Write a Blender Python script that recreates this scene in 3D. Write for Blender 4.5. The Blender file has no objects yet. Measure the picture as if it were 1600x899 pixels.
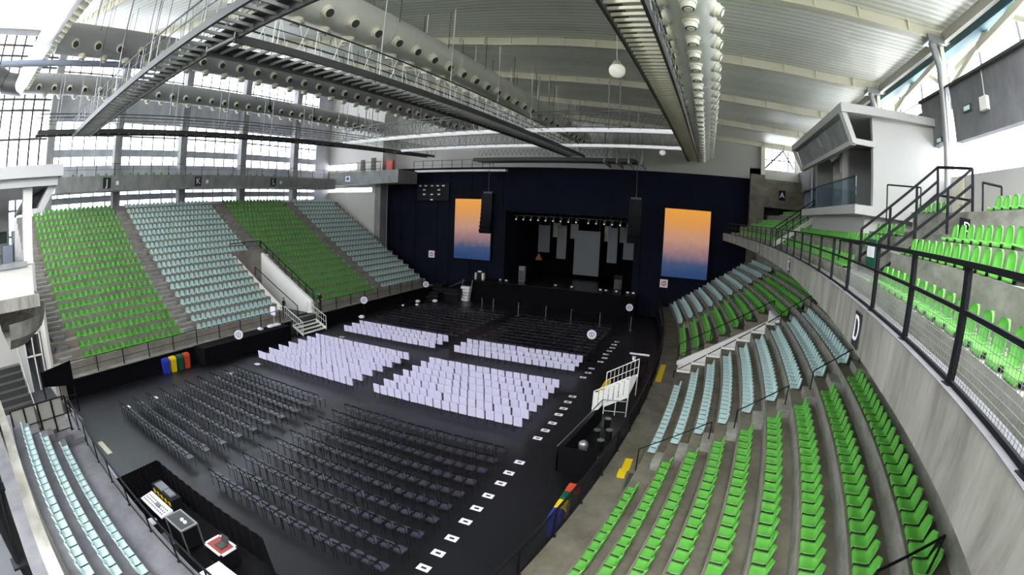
import bpy, math, random
import numpy as np
from mathutils import Matrix, Vector
random.seed(7)
PI = math.pi
C = bpy.context.scene.collection
sc = bpy.context.scene
CAMZ = 10.5
# ------------------------------------------------------------------ camera
F_PX, YAW, PITCH, ROLL = 767.05, 0.38815, 0.16109, 0.03881
def cam_axes():
    cy, sy, cp, sp, cr, sr = math.cos(YAW), math.sin(YAW), math.cos(PITCH), math.sin(PITCH), math.cos(ROLL), math.sin(ROLL)
    f = Vector((-sy*cp, cy*cp, -sp)); r = Vector((cy, sy, 0)); u = r.cross(f)
    return r*cr + u*sr, -r*sr + u*cr, f
RX, UX, FX = cam_axes()
cd = bpy.data.cameras.new('camera'); cam = bpy.data.objects.new('camera', cd); C.objects.link(cam)
cd.type = 'PANO'; cd.panorama_type = 'FISHEYE_EQUISOLID'
cd.sensor_width = 36.0; cd.sensor_fit = 'HORIZONTAL'
cd.fisheye_lens = 36.0*F_PX/1600.0; cd.fisheye_fov = math.radians(179)
cd.clip_start = 0.02; cd.clip_end = 500
M = Matrix((RX, UX, -FX)).transposed().to_4x4(); M.translation = Vector((0, 0, CAMZ)); cam.matrix_world = M
sc.camera = cam
def pix(p):
    d = (Vector(p) - Vector((0, 0, CAMZ))).normalized()
    x, y, z = d.dot(RX), d.dot(UX), d.dot(FX)
    th = math.acos(max(-1, min(1, z))); rr = 2*F_PX*math.sin(th/2); h = math.hypot(x, y) or 1e-9
    return 800 + rr*x/h, 449.5 - rr*y/h
def inview(p, m=12):
    u, v = pix(p); return -m < u < 1600+m and -m < v < 899+m
# ------------------------------------------------------------------ materials
def mat(name, col, rough=0.6, metal=0.0, spec=0.5, noise=None, bump=None, emis=None, alpha=None):
    m = bpy.data.materials.new(name); m.use_nodes = True
    nt = m.node_tree; b = nt.nodes['Principled BSDF']
    b.inputs['Base Color'].default_value = (*col, 1); b.inputs['Roughness'].default_value = rough
    b.inputs['Metallic'].default_value = metal; b.inputs['Specular IOR Level'].default_value = spec
    if noise:
        sc_, amt, col2 = noise
        tc = nt.nodes.new('ShaderNodeTexCoord'); n = nt.nodes.new('ShaderNodeTexNoise'); n.inputs['Scale'].default_value = sc_
        n.inputs['Detail'].default_value = 6; n.inputs['Roughness'].default_value = 0.65
        mp = nt.nodes.new('ShaderNodeMapping'); mp.inputs['Scale'].default_value = amt
        geo = nt.nodes.new('ShaderNodeNewGeometry')
        nt.links.new(geo.outputs['Position'], mp.inputs['Vector']); nt.links.new(mp.outputs['Vector'], n.inputs['Vector'])
        r = nt.nodes.new('ShaderNodeValToRGB'); r.color_ramp.elements[0].position = 0.32; r.color_ramp.elements[1].position = 0.68
        r.color_ramp.elements[0].color = (*col, 1); r.color_ramp.elements[1].color = (*col2, 1)
        nt.links.new(n.outputs['Fac'], r.inputs['Fac']); nt.links.new(r.outputs['Color'], b.inputs['Base Color'])
        if bump:
            bp = nt.nodes.new('ShaderNodeBump'); bp.inputs['Strength'].default_value = bump; bp.inputs['Distance'].default_value = 0.02
            nt.links.new(n.outputs['Fac'], bp.inputs['Height']); nt.links.new(bp.outputs['Normal'], b.inputs['Normal'])
    if emis:
        b.inputs['Emission Color'].default_value = (*emis[0], 1); b.inputs['Emission Strength'].default_value = emis[1]
    return m
def s2l(r, g, b):
    f = lambda c: (c/255/12.92) if c/255 <= 0.04045 else ((c/255+0.055)/1.055)**2.4
    return (f(r), f(g), f(b))
MT = {}
MT['green'] = mat('green_plastic', s2l(92, 166, 66), 0.32)
MT['pale'] = mat('pale_plastic', s2l(180, 208, 204), 0.35)
MT['conc'] = mat('terrace_concrete', s2l(118, 114, 98), 0.85, noise=(0.9, (1, 1, 1.6), s2l(86, 82, 68)), bump=0.3)
MT['riser'] = mat('riser_concrete', s2l(150, 150, 140), 0.85, noise=(1.2, (1, 1, 2.5), s2l(112, 111, 100)), bump=0.3)
MT['leftconc'] = mat('stand_concrete', s2l(150, 143, 134), 0.85, noise=(0.8, (1, 1, 1), s2l(122, 115, 106)), bump=0.3)
MT['face'] = mat('board_marked_concrete', s2l(160, 158, 148), 0.8, noise=(2.2, (1, 1, 0.22), s2l(108, 106, 97)), bump=0.5)
MT['grey'] = mat('grey_concrete', s2l(150, 150, 150), 0.8, noise=(1.0, (1, 1, 0.5), s2l(116, 116, 116)), bump=0.3)
MT['leftwall'] = mat('pale_wall_concrete', s2l(196, 196, 202), 0.8, noise=(1.0, (1, 1, 0.5), s2l(166, 166, 174)))
MT['noz2'] = mat('nozzle_lens', s2l(226, 226, 206), 0.4)
MT['bluepipe'] = mat('blue_grey_paint', s2l(150, 160, 178), 0.45)
MT['emblemblue'] = mat('faded_blue_print', s2l(120, 124, 168), 0.7)
MT['boothwhite'] = mat('commentary_box_paint', s2l(176, 175, 170), 0.6)
MT['beam'] = mat('dark_beam_concrete', s2l(120, 120, 122), 0.8, noise=(1.0, (1, 1, 0.5), s2l(92, 92, 95)), bump=0.3)
MT['slat'] = mat('grey_slat_paint', s2l(140, 141, 138), 0.5)
MT['duct2'] = mat('dull_duct_metal', s2l(170, 170, 172), 0.5, 0.1)
MT['brightwhite'] = mat('bright_white_paint', s2l(236, 235, 230), 0.6)
MT['tube'] = mat('glowing_white_tube', (0.9, 0.9, 0.9), 0.4, emis=((0.95, 0.97, 1.0), 0.55))  # white truss tubes, given a weak emission
MT['boothroof'] = mat('booth_roof_paint', s2l(178, 178, 176), 0.6)
MT['white'] = mat('white_paint', s2l(206, 204, 198), 0.6)
MT['cream'] = mat('cream_paint', s2l(206, 202, 178), 0.5)
MT['black'] = mat('black_paint', s2l(17, 17, 20), 0.6, spec=0.2)
MT['drape'] = mat('black_drape', s2l(7, 7, 9), 0.95, spec=0.15, noise=(3.0, (3, 3, 0.15), s2l(11, 11, 15)))
MT['wall'] = mat('black_wall', s2l(15, 17, 28), 0.85, spec=0.12, noise=(0.35, (1, 1, 1), s2l(22, 25, 39)))
MT['steel'] = mat('galvanised_steel', s2l(150, 152, 150), 0.4, 0.7)
MT['dark'] = mat('dark_steel', s2l(70, 71, 70), 0.5, 0.3)
MT['whitemetal'] = mat('white_metal', s2l(232, 232, 226), 0.28)
MT['duct'] = mat('duct_metal', s2l(222, 221, 210), 0.45, 0.15)
MT['noz'] = mat('nozzle_cream', s2l(232, 230, 208), 0.35)
MT['nozin'] = mat('nozzle_throat', s2l(60, 60, 56), 0.6)
MT['linen'] = mat('white_chair_cover', s2l(206, 202, 226), 0.8)
MT['chair'] = mat('black_chair', s2l(14, 14, 17), 0.55, spec=0.3)
MT['chairseat'] = mat('chair_seat', s2l(58, 58, 70), 0.33)
MT['paper'] = mat('paper', s2l(236, 234, 240), 0.7)
MT['ink'] = mat('ink', s2l(40, 40, 60), 0.7)
MT['yellow'] = mat('yellow_plastic', s2l(228, 196, 24), 0.45)
MT['blue'] = mat('blue_plastic', s2l(44, 54, 170), 0.45)
MT['binred'] = mat('red_plastic', s2l(196, 70, 40), 0.45)
MT['bingreen'] = mat('dark_green_plastic', s2l(20, 84, 64), 0.45)
MT['orange'] = mat('orange_plastic', s2l(170, 106, 56), 0.5)
MT['redtop'] = mat('red_lacquer', s2l(150, 62, 52), 0.5)
MT['teal'] = mat('teal_paint', s2l(50, 92, 96), 0.5)
MT['panel'] = mat('grey_scenery', s2l(120, 122, 126), 0.8)
MT['ltgrey'] = mat('light_grey_paint', s2l(170, 168, 158), 0.7)
MT['stagefloor'] = mat('stage_floor', s2l(26, 26, 30), 0.25)
def floor_mat():
    m = mat('black_floor', s2l(13, 13, 15), 0.4, noise=(0.25, (1, 1, 1), s2l(25, 25, 30)))
    nt = m.node_tree; b = nt.nodes['Principled BSDF']
    geo = nt.nodes.new('ShaderNodeNewGeometry'); n = nt.nodes.new('ShaderNodeTexNoise'); n.inputs['Scale'].default_value = 0.9; n.inputs['Detail'].default_value = 8
    mr = nt.nodes.new('ShaderNodeMapRange'); mr.inputs['To Min'].default_value = 0.3; mr.inputs['To Max'].default_value = 0.5
    nt.links.new(geo.outputs['Position'], n.inputs['Vector']); nt.links.new(n.outputs['Fac'], mr.inputs['Value']); nt.links.new(mr.outputs['Result'], b.inputs['Roughness'])
    return m
MT['floor'] = floor_mat()
def glass_mat(name, tint=(0.95, 0.97, 1.0), refl=0.12):
    m = bpy.data.materials.new(name); m.use_nodes = True; nt = m.node_tree; nt.nodes.clear()
    o = nt.nodes.new('ShaderNodeOutputMaterial'); t = nt.nodes.new('ShaderNodeBsdfTransparent'); g = nt.nodes.new('ShaderNodeBsdfGlossy'); mx = nt.nodes.new('ShaderNodeMixShader')
    t.inputs['Color'].default_value = (*tint, 1); g.inputs['Roughness'].default_value = 0.03; mx.inputs['Fac'].default_value = refl
    nt.links.new(t.outputs[0], mx.inputs[1]); nt.links.new(g.outputs[0], mx.inputs[2]); nt.links.new(mx.outputs[0], o.inputs['Surface'])
    return m
MT['glass'] = glass_mat('window_glass', refl=0.04)
MT['balglass'] = glass_mat('balustrade_glass', (0.74, 0.84, 0.90), 0.1)
def mesh_mat():
    m = bpy.data.materials.new('mesh_fabric'); m.use_nodes = True; nt = m.node_tree; b = nt.nodes['Principled BSDF']; o = nt.nodes['Material Output']
    b.inputs['Base Color'].default_value = (.012, .012, .015, 1); b.inputs['Roughness'].default_value = .9
    t = nt.nodes.new('ShaderNodeBsdfTransparent'); mx = nt.nodes.new('ShaderNodeMixShader'); mx.inputs['Fac'].default_value = .55
    nt.links.new(t.outputs[0], mx.inputs[1]); nt.links.new(b.outputs[0], mx.inputs[2]); nt.links.new(mx.outputs[0], o.inputs['Surface']); return m
MT['mesh'] = mesh_mat()
def roof_mat():
    m = bpy.data.materials.new('corrugated_roof'); m.use_nodes = True; nt = m.node_tree; b = nt.nodes['Principled BSDF']
    geo = nt.nodes.new('ShaderNodeNewGeometry'); sep = nt.nodes.new('ShaderNodeSeparateXYZ'); nt.links.new(geo.outputs['Position'], sep.inputs[0])
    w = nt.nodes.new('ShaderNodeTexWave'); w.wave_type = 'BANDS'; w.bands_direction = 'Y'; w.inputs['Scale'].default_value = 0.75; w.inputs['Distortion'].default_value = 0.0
    nt.links.new(geo.outputs['Position'], w.inputs['Vector'])
    br = nt.nodes.new('ShaderNodeTexBrick'); br.inputs['Scale'].default_value = 0.1; br.inputs['Mortar Size'].default_value = 0.0
    br.inputs['Brick Width'].default_value = 0.65; br.inputs['Row Height'].default_value = 0.1
    br.inputs['Color1'].default_value = (*s2l(232, 233, 220), 1); br.inputs['Color2'].default_value = (*s2l(216, 218, 204), 1)
    nt.links.new(geo.outputs['Position'], br.inputs['Vector'])
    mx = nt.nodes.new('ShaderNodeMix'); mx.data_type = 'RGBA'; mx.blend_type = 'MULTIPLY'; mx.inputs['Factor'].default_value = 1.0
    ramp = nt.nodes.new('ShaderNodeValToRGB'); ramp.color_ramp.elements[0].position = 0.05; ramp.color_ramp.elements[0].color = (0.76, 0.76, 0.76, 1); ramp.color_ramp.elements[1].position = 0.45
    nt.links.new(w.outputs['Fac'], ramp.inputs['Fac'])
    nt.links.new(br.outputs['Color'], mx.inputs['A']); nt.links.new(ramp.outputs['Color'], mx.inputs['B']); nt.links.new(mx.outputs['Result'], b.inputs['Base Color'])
    bp = nt.nodes.new('ShaderNodeBump'); bp.inputs['Strength'].default_value = 0.5; bp.inputs['Distance'].default_value = 0.05
    nt.links.new(w.outputs['Fac'], bp.inputs['Height']); nt.links.new(bp.outputs['Normal'], b.inputs['Normal'])
    b.inputs['Roughness'].default_value = 0.45; b.inputs['Metallic'].default_value = 0.1
    return m
MT['roof'] = roof_mat()
def screen_mat(z0, z1):
    m = bpy.data.materials.new('led_screen'); m.use_nodes = True; nt = m.node_tree; b = nt.nodes['Principled BSDF']
    b.inputs['Base Color'].default_value = (0.01, 0.01, 0.01, 1); b.inputs['Roughness'].default_value = 0.4
    geo = nt.nodes.new('ShaderNodeNewGeometry'); sep = nt.nodes.new('ShaderNodeSeparateXYZ'); nt.links.new(geo.outputs['Position'], sep.inputs[0])
    n = nt.nodes.new('ShaderNodeTexNoise'); n.inputs['Scale'].default_value = 1.3; n.inputs['Detail'].default_value = 9; n.inputs['Roughness'].default_value = 0.7
    nt.links.new(geo.outputs['Position'], n.inputs['Vector'])
    mr = nt.nodes.new('ShaderNodeMapRange'); mr.inputs['From Min'].default_value = z0; mr.inputs['From Max'].default_value = z1
    nt.links.new(sep.outputs['Z'], mr.inputs['Value'])
    ad = nt.nodes.new('ShaderNodeMath'); ad.operation = 'MULTIPLY_ADD'; ad.inputs[1].default_value = 0.22
    nt.links.new(n.outputs['Fac'], ad.inputs[0]); 
    sb = nt.nodes.new('ShaderNodeMath'); sb.operation = 'SUBTRACT'; sb.inputs[1].default_value = 0.11
    nt.links.new(mr.outputs['Result'], sb.inputs[0]); nt.links.new(sb.outputs[0], ad.inputs[2])
    r = nt.nodes.new('ShaderNodeValToRGB'); e = r.color_ramp.elements
    e[0].position = 0.05; e[0].color = (*s2l(16, 58, 112), 1); e[1].position = 0.97; e[1].color = (*s2l(240, 160, 44), 1)
    for p, c in ((0.2, (52, 74, 116)), (0.36, (150, 116, 120)), (0.55, (196, 146, 122)), (0.78, (226, 152, 70))):
        k = e.new(p); k.color = (*s2l(*c), 1)
    nt.links.new(ad.outputs[0], r.inputs['Fac'])
    nt.links.new(r.outputs['Color'], b.inputs['Emission Color']); b.inputs['Emission Strength'].default_value = 0.85
    return m
MT['screen'] = screen_mat(4.4, 11.5)
MT['lamp'] = mat('lamp_diffuser', (0.9, 0.9, 0.8), 0.4, emis=((1.0, 0.97, 0.85), 0.35))
MT['stagelamp'] = mat('stage_lamp_lens', (0.9, 0.9, 0.9), 0.4, emis=((0.9, 0.93, 1.0), 0.4))
# ------------------------------------------------------------------ mesh builder
class MB:
    def __init__(s): s.v = []; s.f = []; s.m = []; s.sm = []
    def add(s, vs, fs, mi=0, smooth=False):
        o = len(s.v); s.v += [tuple(v) for v in vs]
        for f in fs: s.f.append(tuple(i+o for i in f)); s.m.append(mi); s.sm.append(smooth)
        return s
    def box(s, x0, y0, z0, x1, y1, z1, mi=0):
        vs = [(x, y, z) for z in (z0, z1) for y in (y0, y1) for x in (x0, x1)]
        return s.add(vs, [(0, 2, 3, 1), (4, 5, 7, 6), (0, 1, 5, 4), (1, 3, 7, 5), (3, 2, 6, 7), (2, 0, 4, 6)], mi)
    def hexa(s, bot, top, mi=0):
        n = len(bot); vs = list(bot)+list(top)
        fs = [tuple(range(n))[::-1], tuple(range(n, 2*n))] + [(i, (i+1) % n, n+(i+1) % n, n+i) for i in range(n)]
        return s.add(vs, fs, mi)
    def bar(s, p, q, w, h=None, mi=0, up=(0, 0, 1)):
        h = w if h is None else h
        p, q = Vector(p), Vector(q); d = (q-p).normalized(); u = Vector(up)
        if abs(d.dot(u)) > 0.98: u = Vector((0, 1, 0))
        a = d.cross(u).normalized()*w/2; b = a.cross(d).normalized()*h/2
        return s.hexa([p-a-b, p+a-b, p+a+b, p-a+b], [q-a-b, q+a-b, q+a+b, q-a+b], mi)
    def tube(s, p, q, r, n=8, mi=0, r2=None, caps=True):
        p, q = Vector(p), Vector(q); d = (q-p).normalized(); u = Vector((0, 0, 1)) if abs(d.z) < 0.95 else Vector((0, 1, 0))
        a = d.cross(u).normalized(); b = a.cross(d).normalized(); r2 = r if r2 is None else r2
        vs = [p+(a*math.cos(2*PI*i/n)+b*math.sin(2*PI*i/n))*r for i in range(n)]+[q+(a*math.cos(2*PI*i/n)+b*math.sin(2*PI*i/n))*r2 for i in range(n)]
        s.add(vs, [(i, (i+1) % n, n+(i+1) % n, n+i) for i in range(n)], mi, n > 5)
        if caps: s.add(vs, [tuple(range(n))[::-1], tuple(range(n, 2*n))], mi)
        return s
    def path(s, pts, r, n=6, mi=0):
        for a, b in zip(pts, pts[1:]): s.tube(a, b, r, n, mi)
        return s
    def ball(s, c, r, nu=10, nv=6, mi=0, sz=1.0):
        vs = []; 
        for j in range(nv+1):
            t = PI*j/nv
            for i in range(nu): vs.append((c[0]+r*math.sin(t)*math.cos(2*PI*i/nu), c[1]+r*math.sin(t)*math.sin(2*PI*i/nu), c[2]+r*sz*math.cos(t)))
        return s.add(vs, [(j*nu+i, (j+1)*nu+i, (j+1)*nu+(i+1) % nu, j*nu+(i+1) % nu) for j in range(nv) for i in range(nu)], mi, True)
    def build(s, name, mats, parent=None, world=True, origin=None):
        me = bpy.data.meshes.new(name)
        o = Vector(origin) if origin is not None else (Vector(parent.location) if (parent is not None and world) else Vector((0, 0, 0)))
        if parent is not None and world and parent.parent is not None: o = Vector(parent.location)+Vector(parent.parent.location)
        me.from_pydata([(x-o.x, y-o.y, z-o.z) for x, y, z in s.v], [], s.f)
        if not isinstance(mats, (list, tuple)): mats = [mats]
        for m in mats: me.materials.append(MT[m] if isinstance(m, str) else m)
        me.polygons.foreach_set('material_index', s.m); me.polygons.foreach_set('use_smooth', s.sm); me.update()
        ob = bpy.data.objects.new(name, me); C.objects.link(ob)
        if parent is not None: ob.parent = parent
        elif origin is not None: ob.location = o
        return ob
    def base(s):
        xs, ys, zs = zip(*s.v); return ((min(xs)+max(xs))/2, (min(ys)+max(ys))/2, min(zs))
def tag(o, label, cat, group=None):
    o['label'] = label; o['category'] = cat
    if group: o['group'] = group
    return o
def thing(name, label, cat, loc=(0, 0, 0), group=None):
    o = bpy.data.objects.new(name, None); o.location = loc; C.objects.link(o); o.empty_display_size = 0.2
    return tag(o, label, cat, group)
def solo(name, mb, mats, label, cat, group=None): return tag(mb.build(name, mats, origin=mb.base()), label, cat, group)
def struct(name, mb, mats):
    o = mb.build(name, mats, origin=mb.base()); o['kind'] = 'structure'; return o
def B(*a): return MB().box(*a)
ORD = ['zeroth', 'first', 'second', 'third', 'fourth', 'fifth', 'sixth', 'seventh', 'eighth', 'ninth', 'tenth', 'eleventh', 'twelfth', 'thirteenth', 'fourteenth', 'fifteenth', 'sixteenth', 'seventeenth', 'eighteenth', 'nineteenth', 'twentieth']
def nth(i):
    if i < len(ORD): return ORD[i]
    return f"{i}{'th' if 10 <= i % 100 <= 20 else {1: 'st', 2: 'nd', 3: 'rd'}.get(i % 10, 'th')}"
def letter(txt, size, mtl, parent, mw):
    cu = bpy.data.curves.new('t', 'FONT'); cu.body = txt; cu.size = size; cu.align_x = 'CENTER'; cu.align_y = 'CENTER'; cu.extrude = 0.004
    t = bpy.data.objects.new('t', cu); me = bpy.data.meshes.new_from_object(t); me.transform(mw); me.materials.clear(); me.materials.append(MT[mtl])
    me.transform(Matrix.Translation(-(Vector(parent.location)+(Vector(parent.parent.location) if parent.parent else Vector()))))
    bpy.data.objects.remove(t); bpy.data.curves.remove(cu)
    o = bpy.data.objects.new('lettering', me); C.objects.link(o); o.parent = parent; return o
def facing(pos, nrm):
    n = Vector(nrm).normalized(); r = Vector((0, 0, 1)).cross(n).normalized(); u = n.cross(r)
    m = Matrix((r, u, n)).transposed().to_4x4(); m.translation = Vector(pos); return m
# arcs of the right-hand side: every row is a circle round (-127, 27)
def AX(rad, y): return -127+math.sqrt((127+rad)**2-(y-27)**2)
def APT(rad, y0):           # point on the radial line that crosses the front row at y0
    t = math.asin((y0-27)/(126.45)); return (-127+(127+rad)*math.cos(t), 27+(127+rad)*math.sin(t), t)
def BXY(y): return 3.8-(160-math.sqrt(160**2-(y-25.5)**2))
def arcwall(mb, r0, r1, z0, z1, y0, y1, n=40, mi=0, radial=True):
    pr = []
    for i in range(n+1):
        y = y0+(y1-y0)*i/n
        pr.append([APT(r, y)[:2] if radial else (AX(r, y), y) for r in (r0, r1)])
    vs = []
    for a, b in pr: vs += [(a[0], a[1], z0), (b[0], b[1], z0), (b[0], b[1], z1), (a[0], a[1], z1)]
    fs = [(4*i+j, 4*i+(j+1) % 4, 4*i+4+(j+1) % 4, 4*i+4+j) for i in range(n) for j in range(4)]+[(3, 2, 1, 0), tuple(4*n+j for j in range(4))]
    return mb.add(vs, fs, mi)
exec_parts = []
# ================================================================== THE SETTING
f = B(-48.5, -14, -0.3, 12, 62, 0); struct('floor', f, 'floor')
RP = [(-49, 27.6), (-40, 25.6), (-32, 23.9), (-24.6, 22.4), (-19.3, 21.4), (-15.3, 20.8), (-11.8, 20.3), (-7, 19.82), (-3, 19.4), (0.6, 19.0), (3.4, 18.75), (7, 18.48), (9.6, 18.4), (11.6, 18.45)]
mb = MB()
n = len(RP)
for i, ((x0, z0), (x1, z1)) in enumerate(zip(RP, RP[1:])):
    y0 = -5.0 if x1 <= -2.9 else 9.0  # roof omitted out of view near the camera to let sky light in
    mb.add([(x0, y0, z0+.45), (x1, y0, z1+.45), (x1, 53, z1+.45), (x0, 53, z0+.45)], [(0, 1, 2, 3)], 0, True)
struct('ceiling', mb, 'roof')
RIBY = [9.0, 16.8, 25.4, 33.9, 42.5, 50.9]
for y in RIBY:
    mb = MB()
    for (x0, z0), (x1, z1) in zip(RP, RP[1:]):
        mb.hexa([(x0, y-.16, z0), (x1, y-.16, z1), (x1, y+.16, z1), (x0, y+.16, z0)], [(x0, y-.1, z0+.5), (x1, y-.1, z1+.5), (x1, y+.1, z1+.5), (x0, y+.1, z0+.5)])
        mb.hexa([(x0, y-.2, z0-.04), (x1, y-.2, z1-.04), (x1, y+.2, z1-.04), (x0, y+.2, z0-.04)], [(x0, y-.2, z0+.02), (x1, y-.2, z1+.02), (x1, y+.2, z1+.02), (x0, y+.2, z0+.02)])
        L = math.hypot(x1-x0, z1-z0); k = max(1, int(L/1.6))
        for j in range(k):
            t = (j+.5)/k; mb.box(x0+(x1-x0)*t-.04, y-.22, z0+(z1-z0)*t, x0+(x1-x0)*t+.04, y+.22, z0+(z1-z0)*t+.45)
    struct('trim_%d' % (RIBY.index(y)+1), mb, 'cream')
# left wall: concrete bands with strip windows between them
bands = [(0, 11.3), (11.75, 12.35), (12.9, 15.2), (16.05, 16.75), (19.35, 22.6), (25.6, 28.2)]
mb = MB()
for a, b in bands: mb.box(-48.6, 9.2, a, -48.1, 46.8, b)
mb.box(-48.6, 46.8, 0, -48.1, 53, 28); mb.box(-48.6, -14, 0, -48.1, 9.2, 8.2); mb.box(-48.6, -14, 27.3, -48.1, 9.2, 28.2)
struct('wall_left', mb, 'leftwall')
for i, (a, b) in enumerate([(11.3, 11.75), (12.35, 12.9), (15.2, 16.05), (16.75, 19.35), (22.6, 25.6)]):
    g = B(-48.36, 9.2, a, -48.34, 46.8, b); w = struct('window_%d' % (i+1), g, 'glass')
    mb = MB(); y = 10.6
    while y < 46.8: mb.box(-48.4, y-.07, a, -48.3, y+.07, b); y += 1.4 if b-a < 2.8 else 1.3
    if b-a > 2: mb.box(-48.4, 9.2, (a+b)/2-.08, -48.3, 46.8, (a+b)/2+.08)
    fr = mb.build('window_frame', 'grey'); fr.parent = w; fr.location = -Vector(w.location)
g = B(-48.36, -14, 8.2, -48.34, 9.2, 27.3); w = struct('window_6', g, 'glass'); mb = MB(); y = -13.4
while y < 9: mb.box(-48.45, y-.11, 8.2, -48.25, y+.11, 27.3); y += 1.2
for z in (9.4, 11.6, 14.6, 17.8, 20.4, 21.4, 22.4, 23.4, 24.4, 25.4, 26.4): mb.box(-48.42, -14, z-.1, -48.28, 9.2, z+.1)
fr = mb.build('window_frame', 'dark'); fr.parent = w; fr.location = -Vector(w.location)
for i, y in enumerate([9.3, 17.1, 25.2, 33.6, 42.1]):
    struct('trim_%d' % (7+i), B(-47.75, y-.42, 10.2, -46.95, y+.42, 27.1).box(-47.85, y-.5, 10.2, -46.85, y+.5, 11.2), 'grey')
# far left corner wall and its column
mb = B(-48.4, 49.6, 0, -38.6, 50.1, 12.3).box(-48.4, 49.6, 12.85, -38.6, 50.1, 15.3).box(-40.2, 49.6, 12.2, -38.6, 50.1, 12.9).box(-48.4, 49.6, 16.1, -38.6, 50.1, 28).box(-43, 49.6, 15.2, -38.6, 50.1, 16.2).box(-38.9, 50.1, 0, -38.6, 52.8, 28).box(-38.6, 52.4, 14.9, 4.6, 52.8, 26)
struct('wall_far_left', mb, 'white')
struct('trim_12', B(-39.1, 48.9, 0, -38.2, 50.2, 14), 'grey')
struct('trim_13', B(-44.5, 46.4, 13.2, -33.7, 50.4, 14.75), 'grey')
# black proscenium wall
mb = B(-38.6, 51, 0, -21.9, 51.6, 15.2).box(-7.3, 51, 0, 4.6, 51.6, 15.2).box(-21.9, 51, 10.2, -7.3, 51.6, 15.2)
for x in (-36.5, -34.2, -31, -29.3, -26.4, -22.4): mb.box(x-.05, 50.95, 0, x+.05, 51, 15.2)
mb.box(-21.4, 50.9, 10.1, -7.4, 51, 12.6).box(-22.6, 50.9, 0, -21.9, 51, 10.3).box(-7.3, 50.9, 0, -6.6, 51, 10.3).box(-38.6, 50.96, 8.3, -22.6, 51, 8.4)
mb.box(-21.9, 62, 0, -7.3, 62.3, 10.2).box(-22.3, 51.6, 0, -21.9, 62.3, 10.4).box(-7.3, 51.6, 0, -6.9, 62.3, 10.4).box(-22.3, 51.6, 10.2, -6.9, 62.3, 10.5)
struct('wall_stage', mb, 'wall')
struct('wall_above_stage', B(-10, 51, 15.2, 6.1, 51.5, 19.5).box(4.6, 51, 0, 10.4, 51.5, 16.3).box(9.5, 51, 16.3, 10.8, 51.5, 19.2), 'ltgrey')
w = struct('window_9', B(6.1, 51.2, 16.3, 9.5, 51.23, 19), 'glass'); mb = MB()
for x in (7.0, 7.9, 8.8): mb.box(x-.05, 51.15, 16.3, x+.05, 51.28, 19)
mb.box(6.1, 51.15, 17.3, 9.5, 51.28, 17.4).bar((6.2, 51.1, 16.4), (8.2, 51.1, 18.4), .18).bar((8.2, 51.1, 18.4), (9.4, 51.1, 16.6), .14)
fr = mb.build('window_frame', 'dark'); fr.parent = w; fr.location = -Vector(w.location)
struct('trim_24', B(5.75, 50.5, 15.6, 6.2, 51, 18.6), 'cream')
# far right corner in raw concrete
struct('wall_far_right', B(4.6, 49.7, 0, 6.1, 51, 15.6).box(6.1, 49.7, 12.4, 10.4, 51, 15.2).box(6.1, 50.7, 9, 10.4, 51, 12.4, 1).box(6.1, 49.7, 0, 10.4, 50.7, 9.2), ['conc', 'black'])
# right wall: white wall, window strip, concrete beam and clerestory
struct('wall_right', B(10.55, -14, 0, 10.9, 51, 13.35).box(10.55, 18.4, 13.35, 10.9, 51, 16.2), 'boothwhite')
struct('window_7', B(10.7, -14, 13.35, 10.74, 18.4, 16.5), 'glass')
mb = MB()
for y0, y1 in ((-14, 16.45), (17.15, 19.4)):
    mb.hexa([(9.75, y0, 14.55), (10.05, y0, 14.55), (10.05, y1-.25, 14.35), (9.75, y1-.25, 14.35)], [(9.75, y0, 16.4), (10.05, y0, 16.4), (10.05, y1, 16.4), (9.75, y1, 16.4)])
mb.box(10, 27, 14.2, 10.5, 51, 16.3)
struct('trim_14', mb, 'beam')
struct('trim_15', B(9.6, -14, 16.4, 10.6, 19.4, 16.5).box(10.4, 19.4, 16.25, 10.8, 51, 16.4), 'dark')
w = struct('window_8', B(11.3, -14, 16.4, 11.33, 51, 18.5), 'glass'); mb = MB()
for i in range(20): mb.box(11.26, -13+i*3.2, 16.4, 11.38, -12.95+i*3.2, 18.5)
for z in (17.4,): mb.box(11.26, -14, z, 11.38, 51, z+.05)
fr = mb.build('window_frame', 'dark'); fr.parent = w; fr.location = -Vector(w.location)
struct('trim_16', B(10.3, -14, 18.2, 10.8, 51, 18.6), 'teal')
struct('trim_17', B(9.9, 9, 18.35, 10.1, 51, 18.75), 'ltgrey')
struct('wall_back', B(-48.5, -14.4, 0, 12, -14, 20.0), 'white')
# left wall balcony above the stand
struct('trim_18', B(-44.2, 9.4, 12.6, -43.9, 46.5, 13.9).box(-48.1, 9.4, 12.6, -44.2, 46.5, 12.95), 'grey')
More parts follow.
